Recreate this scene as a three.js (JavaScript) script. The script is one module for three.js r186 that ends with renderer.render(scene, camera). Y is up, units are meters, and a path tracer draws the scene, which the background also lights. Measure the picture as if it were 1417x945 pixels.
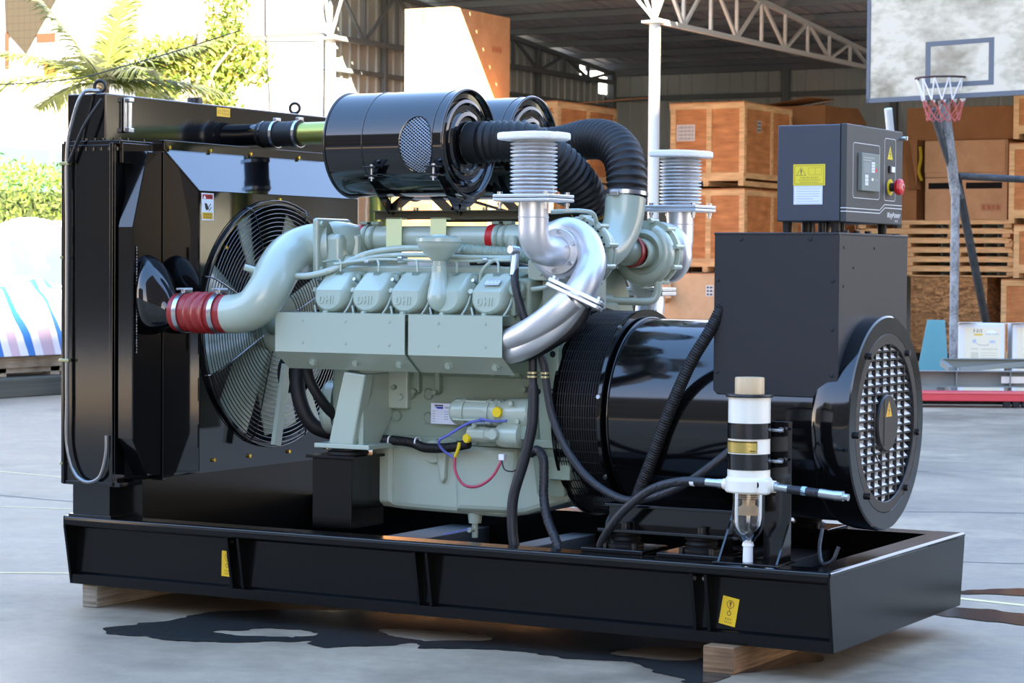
import * as THREE from 'three';
import { RoundedBoxGeometry } from 'three/addons/geometries/RoundedBoxGeometry.js';
import { TextGeometry } from 'three/addons/geometries/TextGeometry.js';
import { FontLoader } from 'three/addons/loaders/FontLoader.js';
import { mergeGeometries, toCreasedNormals } from 'three/addons/utils/BufferGeometryUtils.js';
import { ImprovedNoise } from 'three/addons/math/ImprovedNoise.js';

// ---------------------------------------------------------------- camera, sky, sun, exposure
const scene = new THREE.Scene();
const camera = new THREE.PerspectiveCamera(2 * Math.atan(472.5 / 3213.4) * 180 / Math.PI, 1417 / 945, 0.1, 400);
{
  const yaw = 0.5109, pitch = 0.0313, roll = 0.0073;
  camera.position.set(3.0263, 1.4662, 7.7184);
  camera.rotation.order = 'YXZ';
  camera.rotation.set(-pitch, yaw, roll);
}
camera.focus = 8.9; camera.userData.fStop = 11;
const renderer = new THREE.WebGLRenderer({ antialias: true });
renderer.toneMapping = THREE.LinearToneMapping;
renderer.toneMappingExposure = 1.82;
renderer.shadowMap.enabled = true;
renderer.shadowMap.type = THREE.PCFSoftShadowMap;

const SUN = new THREE.Vector3(1.26, 1.22, 1.0).normalize();
// clear hazy sky: deep blue overhead, pale towards the horizon, the same all round
{
  const W = 64, H = 256, d = new Float32Array(W * H * 4), hor = [4.8, 3.75, 2.6], mid = [0.55, 1.22, 2.45], zen = [0.46, 0.95, 1.9], low = [0.6, 0.58, 0.54];
  for (let j = 0; j < H; j++) {
    const el = ((j + 0.5) / H - 0.5) * Math.PI, e = Math.max(0, Math.sin(el)), a = Math.exp(-e * 4.5), b = Math.min(1, Math.max(0, (e - 0.3) / 0.7));
    for (let i = 0; i < W; i++) { for (let c = 0; c < 3; c++) d[(j * W + i) * 4 + c] = el < 0 ? low[c] : hor[c] * a + (mid[c] * (1 - b) + zen[c] * b) * (1 - a); d[(j * W + i) * 4 + 3] = 1; }
  }
  const t = new THREE.DataTexture(d, W, H, THREE.RGBAFormat, THREE.FloatType); t.mapping = THREE.EquirectangularReflectionMapping; t.magFilter = t.minFilter = THREE.LinearFilter; t.wrapS = THREE.RepeatWrapping; t.needsUpdate = true;
  scene.background = t; scene.environment = t;
}
const sun = new THREE.DirectionalLight(0xffecd0, 26);
sun.name = 'sun';
sun.position.set(-8, 0, -12).addScaledVector(SUN, 60);
sun.target.position.set(-8, 0, -12);
sun.castShadow = true;
sun.shadow.mapSize.set(4096, 4096);
Object.assign(sun.shadow.camera, { left: -35, right: 35, top: 35, bottom: -35, near: 1, far: 140 });
sun.shadow.bias = -0.0005;
scene.add(sun, sun.target);

// ---------------------------------------------------------------- helpers
const V = (x, y, z) => new THREE.Vector3(x, y, z);
let seed = 12345;
const rnd = () => ((seed = (seed * 1664525 + 1013904223) >>> 0) / 4294967296);
const rr = (a, b) => a + (b - a) * rnd();
const noise3 = new ImprovedNoise();
const fbm = (x, y, z, o = 4) => { let s = 0, a = 0.5; for (let i = 0; i < o; i++) { s += a * noise3.noise(x, y, z); x *= 2.03; y *= 2.03; z *= 2.03; a *= 0.5; } return s; };
const used = {};
const numbered = (n) => { const k = used[n] = (used[n] ?? -1) + 1; return k ? n + '_' + String(k).padStart(3, '0') : n; };
function clean(g) {
  let q = g.index ? g.toNonIndexed() : g;
  for (const k of Object.keys(q.attributes)) if (!['position', 'normal', 'uv'].includes(k)) q.deleteAttribute(k);
  if (!q.attributes.normal) q.computeVertexNormals();
  if (!q.attributes.uv) q.setAttribute('uv', new THREE.BufferAttribute(new Float32Array(q.attributes.position.count * 2), 2));
  q.morphAttributes = {};
  return q;
}
const join = (gs) => { gs = [].concat(gs).flat(9).map(clean); return gs.length === 1 ? gs[0] : mergeGeometries(gs); };
// uv in metres from the face's own direction
function metric(g, s = 1, swap = false) {
  g = clean(g); const p = g.attributes.position, uv = g.attributes.uv, a = V(), b = V(), c = V();
  for (let i = 0; i < p.count; i += 3) {
    a.fromBufferAttribute(p, i); b.fromBufferAttribute(p, i + 1); c.fromBufferAttribute(p, i + 2);
    const n = b.clone().sub(a).cross(c.clone().sub(a)), ax = Math.abs(n.x), ay = Math.abs(n.y), az = Math.abs(n.z);
    [a, b, c].forEach((q, k) => {
      let u = ax >= ay && ax >= az ? [q.z, q.y] : ay >= az ? [q.x, q.z] : [q.x, q.y];
      if (swap) u = [u[1], u[0]];
      uv.setXY(i + k, u[0] * s, u[1] * s);
    });
  }
  return g;
}
function group(name, parent = scene, x = 0, y = 0, z = 0, ry = 0) {
  const o = new THREE.Group(); o.name = numbered(name); o.position.set(x, y, z); o.rotation.y = ry; parent.add(o); return o;
}
function mesh(name, geos, material, parent = scene) {
  let g = join(geos); if (material.userData.metric) g = metric(g, material.userData.metric);
  const m = new THREE.Mesh(g, material); m.name = numbered(name); m.castShadow = m.receiveShadow = true; parent.add(m); return m;
}
function meshAt(name, geo, material, parent, x, y, z, rx = 0, ry = 0, rz = 0) {      // shares its geometry
  const m = new THREE.Mesh(geo, material); m.name = numbered(name); m.castShadow = m.receiveShadow = true; m.position.set(x, y, z); m.rotation.set(rx, ry, rz); parent.add(m); return m;
}
function tag(o, label, category, grp, kind) { Object.assign(o.userData, { label }); if (category) o.userData.category = category; if (grp) o.userData.group = grp; if (kind) o.userData.kind = kind; return o; }
const structure = (o) => { o.userData.kind = 'structure'; return o; };
const stuff = (o) => { o.userData.kind = 'stuff'; return o; };
function dup(root, x, y, z, ry = 0, label) {
  const r = root.clone(); r.traverse((o) => { o.name = numbered(o.name.replace(/_\d{3}$/, '')); });
  r.userData = { ...root.userData }; r.position.set(x, y, z); r.rotation.y = ry; if (label) r.userData.label = label; scene.add(r); return r;
}
// a box between two corners, edges rounded by r
function bx(x0, x1, y0, y1, z0, z1, r = 0.003) {
  const w = Math.abs(x1 - x0), h = Math.abs(y1 - y0), d = Math.abs(z1 - z0);
  const g = r > 0 ? new RoundedBoxGeometry(w, h, d, 1, Math.min(r, w / 2.01, h / 2.01, d / 2.01)) : new THREE.BoxGeometry(w, h, d);
  return clean(g).translate((x0 + x1) / 2, (y0 + y1) / 2, (z0 + z1) / 2);
}
const X = V(1, 0, 0), Y = V(0, 1, 0), Z = V(0, 0, 1);
function along(g, p, dir) { g.applyQuaternion(new THREE.Quaternion().setFromUnitVectors(Y, dir.clone().normalize())); return g.translate(p.x, p.y, p.z); }
// lathe: profile [[radius, height], ...] about an axis through p
function lathe(profile, p, dir = Y, seg = 40, crease = 0.55) {
  const g = new THREE.LatheGeometry(profile.map(([r, h]) => new THREE.Vector2(Math.max(r, 0.00001), h)), seg);
  return along(toCreasedNormals(clean(g), crease), p, dir);
}
function rod(a, b, r, r2 = r, seg = 12) {
  const d = b.clone().sub(a), L = d.length();
  return along(clean(new THREE.CylinderGeometry(r2, r, L, seg)).translate(0, L / 2, 0), a, d);
}
// square bar from a to b
function bar(a, b, w, h, upv = Y) {
  const d = b.clone().sub(a), L = d.length(), z = d.clone().normalize(), x = upv.clone().cross(z).normalize(), y = z.clone().cross(x);
  const g = clean(new THREE.BoxGeometry(w, h, L)).translate(0, 0, L / 2);
  return g.applyMatrix4(new THREE.Matrix4().makeBasis(x, y, z).setPosition(a));
}
// tube swept along points, radius a number or a function (fraction, metres along)
function sweep(pts, rad, n = 40, m = 14, caps = true) {
  const curve = new THREE.CatmullRomCurve3(pts.map((p) => p.isVector3 ? p : V(...p)), false, 'centripetal');
  const L = curve.getLength(), fr = curve.computeFrenetFrames(n, false), pos = [], uv = [], idx = [];
  for (let i = 0; i <= n; i++) {
    const t = i / n, c = curve.getPointAt(t), r = typeof rad === 'function' ? rad(t, t * L) : rad;
    for (let j = 0; j <= m; j++) {
      const a = j / m * 2 * Math.PI, q = c.clone().addScaledVector(fr.normals[i], Math.cos(a) * r).addScaledVector(fr.binormals[i], Math.sin(a) * r);
      pos.push(q.x, q.y, q.z); uv.push(t * L, j / m);
      if (i < n && j < m) { const k = i * (m + 1) + j; idx.push(k, k + 1, k + m + 1, k + 1, k + m + 2, k + m + 1); }
    }
  }
  if (caps) for (const i of [0, n]) {
    const c = curve.getPointAt(i / n), k0 = pos.length / 3; pos.push(c.x, c.y, c.z); uv.push(0, 0);
    for (let j = 0; j < m; j++) { const k = i * (m + 1) + j; i ? idx.push(k0, k, k + 1) : idx.push(k0, k + 1, k); }
  }
  let g = new THREE.BufferGeometry();
  g.setAttribute('position', new THREE.Float32BufferAttribute(pos, 3)); g.setAttribute('uv', new THREE.Float32BufferAttribute(uv, 2)); g.setIndex(idx);
  g.computeVertexNormals();
  // fix winding so normals point outward
  const c0 = curve.getPointAt(0), nn = V().fromBufferAttribute(g.attributes.normal, 1), pp = V().fromBufferAttribute(g.attributes.position, 1);
  if (nn.dot(pp.sub(c0)) < 0) { const ix = g.index.array; for (let i = 0; i < ix.length; i += 3) [ix[i], ix[i + 1]] = [ix[i + 1], ix[i]]; g.computeVertexNormals(); }
  return toCreasedNormals(clean(g), 0.9);
}
// extrude a 2D outline: plane 'xy' along z, 'zy' along x, 'xz' along y, from a0 to a1
function ext(plane, pts, a0, a1, bevel = 0, holes = [], seg = 1) {
  const s = pts instanceof THREE.Shape ? pts : new THREE.Shape(pts.map(([a, b]) => new THREE.Vector2(a, b)));
  for (const h of holes) s.holes.push(h instanceof THREE.Path ? h : new THREE.Path(h.map(([a, b]) => new THREE.Vector2(a, b))));
  const lo = Math.min(a0, a1), hi = Math.max(a0, a1), d = hi - lo - 2 * bevel;
  const g = clean(new THREE.ExtrudeGeometry(s, { depth: d, bevelEnabled: bevel > 0, bevelThickness: bevel, bevelSize: bevel, bevelOffset: -bevel, bevelSegments: seg, curveSegments: 20 }));
  g.translate(0, 0, bevel);
  if (plane === 'xy') return g.translate(0, 0, lo);
  if (plane === 'zy') return g.applyMatrix4(new THREE.Matrix4().makeBasis(V(0, 0, 1), V(0, 1, 0), V(-1, 0, 0))).translate(hi, 0, 0);
  return g.applyMatrix4(new THREE.Matrix4().makeBasis(V(1, 0, 0), V(0, 0, 1), V(0, -1, 0))).translate(0, hi, 0);
}
const circle = (r, x = 0, y = 0) => { const p = new THREE.Path(); p.absarc(x, y, r, 0, 2 * Math.PI, true); return p; };
const disc = (r, x = 0, y = 0) => { const p = new THREE.Shape(); p.absarc(x, y, r, 0, 2 * Math.PI, false); return p; };
function roundRect(x0, x1, y0, y1, r) {
  const s = new THREE.Shape(); s.moveTo(x0 + r, y0); s.lineTo(x1 - r, y0); s.absarc(x1 - r, y0 + r, r, -Math.PI / 2, 0); s.lineTo(x1, y1 - r); s.absarc(x1 - r, y1 - r, r, 0, Math.PI / 2);
  s.lineTo(x0 + r, y1); s.absarc(x0 + r, y1 - r, r, Math.PI / 2, Math.PI); s.lineTo(x0, y0 + r); s.absarc(x0 + r, y0 + r, r, Math.PI, 1.5 * Math.PI); return s;
}
const hexGeo = clean(new THREE.CylinderGeometry(1, 1, 1, 6)).translate(0, 0.5, 0);
const bolt = (p, dir, r = 0.009, h = 0.008) => along(hexGeo.clone().scale(r, h, r), p, dir);
const bolts = (parent, m, list, dir, r, h, name = 'bolt') => list.forEach((p) => mesh(name, bolt(p.isVector3 ? p : V(...p), dir, r, h), m, parent));
function ring(p, dir, R, r, seg = 48, tube = 8, arc = 2 * Math.PI) { return along(clean(new THREE.TorusGeometry(R, r, tube, seg, arc)).rotateX(Math.PI / 2), p, dir); }
// a strip of metal bent round an axis
function band(p, dir, R, w, t = 0.003, seg = 40) { return lathe([[R, -w / 2], [R + t, -w / 2], [R + t, w / 2], [R, w / 2], [R, -w / 2]], p, dir, seg); }

// ---------------------------------------------------------------- textures
function dataTex(w, h, f, srgb = true) {
  const d = new Uint8Array(w * h * 4);
  for (let j = 0; j < h; j++) for (let i = 0; i < w; i++) { const c = f(i / w, j / h, i, j); for (let k = 0; k < 3; k++) d[(j * w + i) * 4 + k] = Math.max(0, Math.min(255, Array.isArray(c) ? c[k] : c)); d[(j * w + i) * 4 + 3] = 255; }
  const t = new THREE.DataTexture(d, w, h); t.magFilter = THREE.LinearFilter; t.minFilter = THREE.LinearMipmapLinearFilter; t.generateMipmaps = true; t.wrapS = t.wrapT = THREE.RepeatWrapping; if (srgb) t.colorSpace = THREE.SRGBColorSpace; t.needsUpdate = true; return t;
}
function canvasTex(w, h, draw) {
  const c = document.createElement('canvas'); c.width = w; c.height = h; const g = c.getContext('2d'); draw(g, w, h);
  const t = new THREE.CanvasTexture(c); t.colorSpace = THREE.SRGBColorSpace; t.anisotropy = 8; return t;
}
const rep = (t, u, v = u) => { const q = t.clone(); q.repeat.set(u, v); q.needsUpdate = true; return q; };
// tileable noise: blends four shifted copies
const tile = (f) => (u, v) => { const a = f(u, v), b = f(u - 1, v), c = f(u, v - 1), d = f(u - 1, v - 1); return (a * (1 - u) + b * u) * (1 - v) + (c * (1 - u) + d * u) * v; };
const nA = tile((u, v) => fbm(u * 4, v * 4, 1.3, 5)), nB = tile((u, v) => fbm(u * 18, v * 18, 7.7, 3)), nC = tile((u, v) => fbm(u * 70, v * 70, 3.1, 2));
const T = {};
T.concrete = dataTex(1024, 1024, (u, v) => { const n = nA(u, v) * 62 + nB(u, v) * 40 + nC(u, v) * 22 + rr(-5, 5); const s = Math.max(0, nA((u * 1.0 + 0.37) % 1, v) - 0.1) * 110; return [142 + n - s, 142 + n - s, 140 + n - s]; });
T.concreteRough = dataTex(512, 512, (u, v) => 168 + nA(u, v) * 130 + nB(u, v) * 60, false);
T.bumpFine = dataTex(512, 512, (u, v) => 128 + nB(u, v) * 90 + nC(u, v) * 90, false);
T.paint = dataTex(512, 512, (u, v) => 128 + nA(u, v) * 60 + nB(u, v) * 30, false);
const grain = tile((u, v) => fbm(u * 3, v * 60, 2.2, 4)), grain2 = tile((u, v) => fbm(u * 2.2, v * 14, 9.1, 3));
T.wood = dataTex(512, 512, (u, v) => { const g = grain(u, v) * 60 + grain2(u, v) * 70; return [236 + g, 196 + g * 0.95, 142 + g * 0.8]; });
T.ply = dataTex(512, 512, (u, v) => { const g = grain(u, v) * 26 + grain2(u, v) * 60 + nA(u, v) * 40; return [208 + g, 142 + g * 0.9, 88 + g * 0.75]; });
T.card = dataTex(512, 512, (u, v) => { const g = nA(u, v) * 26 + nB(u, v) * 10 + Math.sin(u * 402) * 2; return [204 + g, 162 + g, 120 + g]; });
T.osb = dataTex(512, 512, (u, v) => { const a = tile((p, q) => fbm(p * 14 + 3 * fbm(p * 5, q * 5, 4, 2), q * 34, 5.5, 3))(u, v), b = nB(u, v); const g = a * 190 + b * 70; return [172 + g, 130 + g * 0.85, 84 + g * 0.6]; });
T.oldwood = dataTex(512, 512, (u, v) => { const g = grain(u, v) * 80 + nA(u, v) * 60; return [142 + g, 130 + g, 112 + g]; });

// ---------------------------------------------------------------- materials
const std = (o) => new THREE.MeshStandardMaterial(o), phys = (o) => new THREE.MeshPhysicalMaterial(o);
const M = {
  black: phys({ color: 0x0b0b0c, roughness: 0.1, ior: 1.65, bumpMap: T.paint, bumpScale: 0.0002 }),
  blackSkid: phys({ color: 0x090909, roughness: 0.2, ior: 1.38, bumpMap: T.paint, bumpScale: 0.0004 }),
  blackSmooth: phys({ color: 0x09090b, roughness: 0.07, ior: 1.7 }),
  blackSatin: std({ color: 0x111214, roughness: 0.42 }),
  blackMatte: std({ color: 0x101112, roughness: 0.75 }),
  void: std({ color: 0x050506, roughness: 0.9 }),
  cabinet: std({ color: 0x363c46, roughness: 0.5, bumpMap: T.bumpFine, bumpScale: 0.0002 }),
  box: std({ color: 0x1d1e21, roughness: 0.5, bumpMap: T.bumpFine, bumpScale: 0.0002 }),
  rubber: std({ color: 0x0a0a0b, roughness: 0.6 }),
  cable: std({ color: 0x202226, roughness: 0.5 }),
  green: phys({ color: 0xa4b1a1, roughness: 0.36, clearcoat: 0.8, clearcoatRoughness: 0.14, bumpMap: T.paint, bumpScale: 0.0005 }),
  greenCast: phys({ color: 0x82917f, roughness: 0.5, clearcoat: 0.3, clearcoatRoughness: 0.3, bumpMap: T.bumpFine, bumpScale: 0.0012 }),
  silver: std({ color: 0xd9dbdd, roughness: 0.4, metalness: 0.75, bumpMap: T.bumpFine, bumpScale: 0.0003 }),
  whiteFlange: std({ color: 0xeff0ee, roughness: 0.75, bumpMap: T.bumpFine, bumpScale: 0.004 }),
  steel: std({ color: 0xb8bcc0, roughness: 0.28, metalness: 0.95 }),
  zinc: std({ color: 0xb7b48a, roughness: 0.35, metalness: 0.8 }),
  brass: std({ color: 0xc0a040, roughness: 0.35, metalness: 0.9 }),
  yellowZinc: std({ color: 0xe2e8b2, roughness: 0.42, metalness: 0.35 }),
  iridescent: phys({ color: 0xa8ac5c, roughness: 0.3, metalness: 0.8, iridescence: 0.7, iridescenceIOR: 1.6 }),
  red: phys({ color: 0x8e1c1a, roughness: 0.42, clearcoat: 0.3, clearcoatRoughness: 0.3 }),
  redPlastic: std({ color: 0xc21420, roughness: 0.35 }),
  yellow: std({ color: 0xe6c71a, roughness: 0.5 }),
  cream: std({ color: 0xe2dfd2, roughness: 0.35 }),
  tan: std({ color: 0xc7ad86, roughness: 0.45 }),
  white: std({ color: 0xe4e6e4, roughness: 0.5 }),
  clear: phys({ color: 0xffffff, roughness: 0.03, transmission: 1, thickness: 0.004, ior: 1.48 }),
  blueWire: std({ color: 0x5a63b0, roughness: 0.5 }),
  pinkWire: std({ color: 0xb04058, roughness: 0.5 }),
  darkSteel: std({ color: 0x8d9093, roughness: 0.3, metalness: 0.85 }),
  guardWire: phys({ color: 0x0c0d10, roughness: 0.12, ior: 2.2 }),
  wire: std({ color: 0xaab0b8, roughness: 0.35, metalness: 0.6 }),
};
const label = (w, h, draw, rough = 0.45) => std({ map: canvasTex(w, h, draw), roughness: rough });
const plate = (w, h, t = 0.0012) => { // a thin printed plate: front face in +z, uv 0..1
  const g = clean(new THREE.BoxGeometry(w, h, t)); return g;
};
const FONT = await new FontLoader().loadAsync('fonts/droid/droid_sans_bold.typeface.json');
const text = (s, size, depth) => { const g = clean(new TextGeometry(s, { font: FONT, size, depth, curveSegments: 4, bevelEnabled: false })); g.computeBoundingBox(); const b = g.boundingBox; return g.translate(-(b.min.x + b.max.x) / 2, -(b.min.y + b.max.y) / 2, 0); };
for (const [k, s] of [['black', 1.2], ['blackSkid', 1.2], ['box', 6], ['cabinet', 6], ['green', 1.5], ['greenCast', 5], ['silver', 6], ['whiteFlange', 8]]) M[k].userData.metric = s;

// small characters too fine to read: n blocks of crossing strokes
function scrib(g, x, y, w, h, n) {
  g.lineWidth = Math.max(1, h * 0.11); const cw = w / n;
  for (let i = 0; i < n; i++) { const a = x + i * cw + cw * 0.1, b = a + cw * 0.78; g.beginPath();
    for (let k = 0; k < 3; k++) { const q = y + h * (0.15 + 0.35 * k); g.moveTo(a + rr(0, cw * 0.2), q); g.lineTo(b - rr(0, cw * 0.2), q); }
    const v = a + cw * rr(0.2, 0.6); g.moveTo(v, y); g.lineTo(v, y + h); if (i % 2) { g.moveTo(b, y + h * 0.2); g.lineTo(b, y + h); } g.stroke(); }
}
// ---------------------------------------------------------------- ground, kerb, neighbouring walls
{
  const g = metric(new THREE.PlaneGeometry(160, 160).rotateX(-Math.PI / 2), 1 / 5);
  const fl = structure(mesh('floor', g, std({ map: T.concrete, color: 0xffe2be, roughnessMap: T.concreteRough, roughness: 1, bumpMap: rep(T.bumpFine, 3), bumpScale: .003 }), scene));
  // painted lines and cracks
  const line = std({ color: 0xd9c48c, roughness: .8 }), crack = std({ color: 0x5a5b5c, roughness: .9 });
  const strip = (n, pts, w, m) => {
    const p = []; for (let i = 0; i < pts.length - 1; i++) { const [a, b] = [pts[i], pts[i + 1]], d = V(b[0] - a[0], 0, b[1] - a[1]).normalize(), q = V(d.z, 0, -d.x).multiplyScalar(w / 2); const A = V(a[0], .0015, a[1]), B = V(b[0], .0015, b[1]); const c = [A.clone().add(q), A.clone().sub(q), B.clone().sub(q), B.clone().add(q)]; for (const k of [0, 2, 1, 0, 3, 2]) p.push(c[k].x, c[k].y, c[k].z); }
    const g = new THREE.BufferGeometry(); g.setAttribute('position', new THREE.Float32BufferAttribute(p, 3)); g.computeVertexNormals(); mesh(n, g, m, fl);
  };
  strip('line_marking', [[-5.4, -.2], [-4.2, -.87], [-3.0, -1.5]], .035, line);
  strip('line_marking', [[-1.2, -2.5], [-.27, -2.33], [.6, -2.17]], .05, line);
  strip('line_marking', [[-9, -5], [-6.6, -4.6]], .03, line); strip('line_marking', [[-8, -2.6], [-4.6, -3.6]], .025, line);
  const wob = (a, b, n, s) => Array.from({ length: n + 1 }, (_, i) => { const t = i / n; return [a[0] + (b[0] - a[0]) * t + fbm(t * 5, s, 1) * .07, a[1] + (b[1] - a[1]) * t + fbm(t * 5, s, 8) * .07]; });
  strip('crack', wob([-.75, -3.6], [1.4, -4.4], 24, 2), .014, crack); strip('crack', wob([-2.6, -5.4], [-.2, -6.6], 24, 4), .02, crack);
  strip('crack', wob([-4.2, -9], [-2.6, -8.6], 16, 6), .03, crack); strip('crack', wob([-7.4, -3.6], [-5.6, -3.4], 16, 7), .02, crack);
  strip('crack', wob([-1.05, 1.1], [-.5, .5], 14, 9), .008, crack);

  // wet stains and puddles
  const wet = phys({ color: 0x343534, roughness: .09, ior: 1.33, bumpMap: T.bumpFine, bumpScale: .0006 });
  const puddle = (pts, holes, lab) => {
    const curve = (q) => new THREE.CatmullRomCurve3(q.map(([x, z]) => V(x, -z, 0)), true, 'centripetal').getPoints(q.length * 16).map((v) => new THREE.Vector2(v.x + .09 * fbm(v.x * 7, v.y * 7, 2, 4), v.y + .07 * fbm(v.x * 7, v.y * 7, 5, 4)));
    const s = new THREE.Shape(curve(pts)); for (const h of holes) s.holes.push(new THREE.Path(curve(h)));
    const g = metric(clean(new THREE.ShapeGeometry(s)).rotateX(-Math.PI / 2).translate(0, .003, 0), 2);
    return tag(mesh('puddle', g, wet), lab, 'puddle');
  };
  puddle([[-2.9, .46], [-2.97, .3], [-2.88, .08], [-2.85, -.25], [-2.4, -.55], [-1.4, -.75], [-.6, -.72], [-.2, -.45], [-.32, -.1], [-.36, .1], [-.42, .24], [-.52, .18], [-.62, .12], [-.8, -.02], [-1.05, .02], [-1.3, -.03], [-1.5, .04], [-1.62, .1], [-1.7, .02], [-1.86, .22], [-1.98, .3], [-2.12, .2], [-2.2, .3], [-2.38, .4], [-2.5, .46], [-2.75, .44]],
    [[[-2.55, .22], [-2.3, .2], [-2.15, .08], [-2.3, -.02], [-2.48, .1]], [[-1.95, -.1], [-1.75, -.06], [-1.5, -.2], [-1.62, -.3], [-1.85, -.27], [-2.0, -.22]], [[-.95, -.2], [-.75, -.12], [-.62, -.22], [-.62, -.42], [-.85, -.4]]], 'dark wet stain spread on the concrete beneath the steel skid');
  puddle([[-.45, -2.52], [-.2, -2.62], [.2, -2.62], [.5, -2.5], [.5, -2.78], [.1, -2.95], [-.3, -2.8]].map(([x, z]) => [x + .05, z + .08]), [], 'narrow brown puddle on the concrete just in front of the right line marking');
  puddle([[-.5, -1.95], [-.2, -2.05], [.35, -1.95], [.5, -1.7], [.1, -1.72], [-.25, -1.8]], [], 'larger shallow puddle on the concrete beyond the skid end');
  structure(mesh('kerb', [bx(-14.7, -14.3, 0, .22, -22, 12, .02)], std({ map: rep(T.concrete, 1), color: 0x8a8c80, roughness: .9 })));
  structure(mesh('pavement', metric(bx(-60, -14.68, 0, .2, -22, 30, 0), .3), std({ map: T.concrete, roughness: .9 })));
  // the tall neighbour beside the yard, which keeps it in shade
  const nb = group('wall_right'); structure(nb);
  mesh('facade', bx(35, 50, 0, 48.5, -2, 47, 0), std({ color: 0x5e584e, roughness: .9 }), nb);
  mesh('roof_storey', bx(36, 49, 48.5, 49.9, 20, 47, 0), std({ color: 0x5e584e, roughness: .9 }), nb);
  const pane = std({ color: 0x1d2226, roughness: .1 });
  for (let f = 0; f < 13; f++) for (let k = 0; k < 11; k++) mesh('window', bx(34.97, 35.02, 1.4 + f * 3.5, 3.0 + f * 3.5, .5 + k * 4.1, 2.5 + k * 4.1, 0), pane, nb);
  // the row of buildings behind the photographer
  const nf = group('wall_front'); structure(nf);
  mesh('facade', bx(-60, 3, 0, 12.5, 27, 36, 0), std({ color: 0x5d5a52, roughness: .9 }), nf);
  for (let f = 0; f < 3; f++) for (let k = 0; k < 15; k++) mesh('window', bx(-58 + k * 4.1, -56 + k * 4.1, 1.6 + f * 3.5, 3.2 + f * 3.5, 26.97, 27.02, 0), pane, nf);
}
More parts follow.
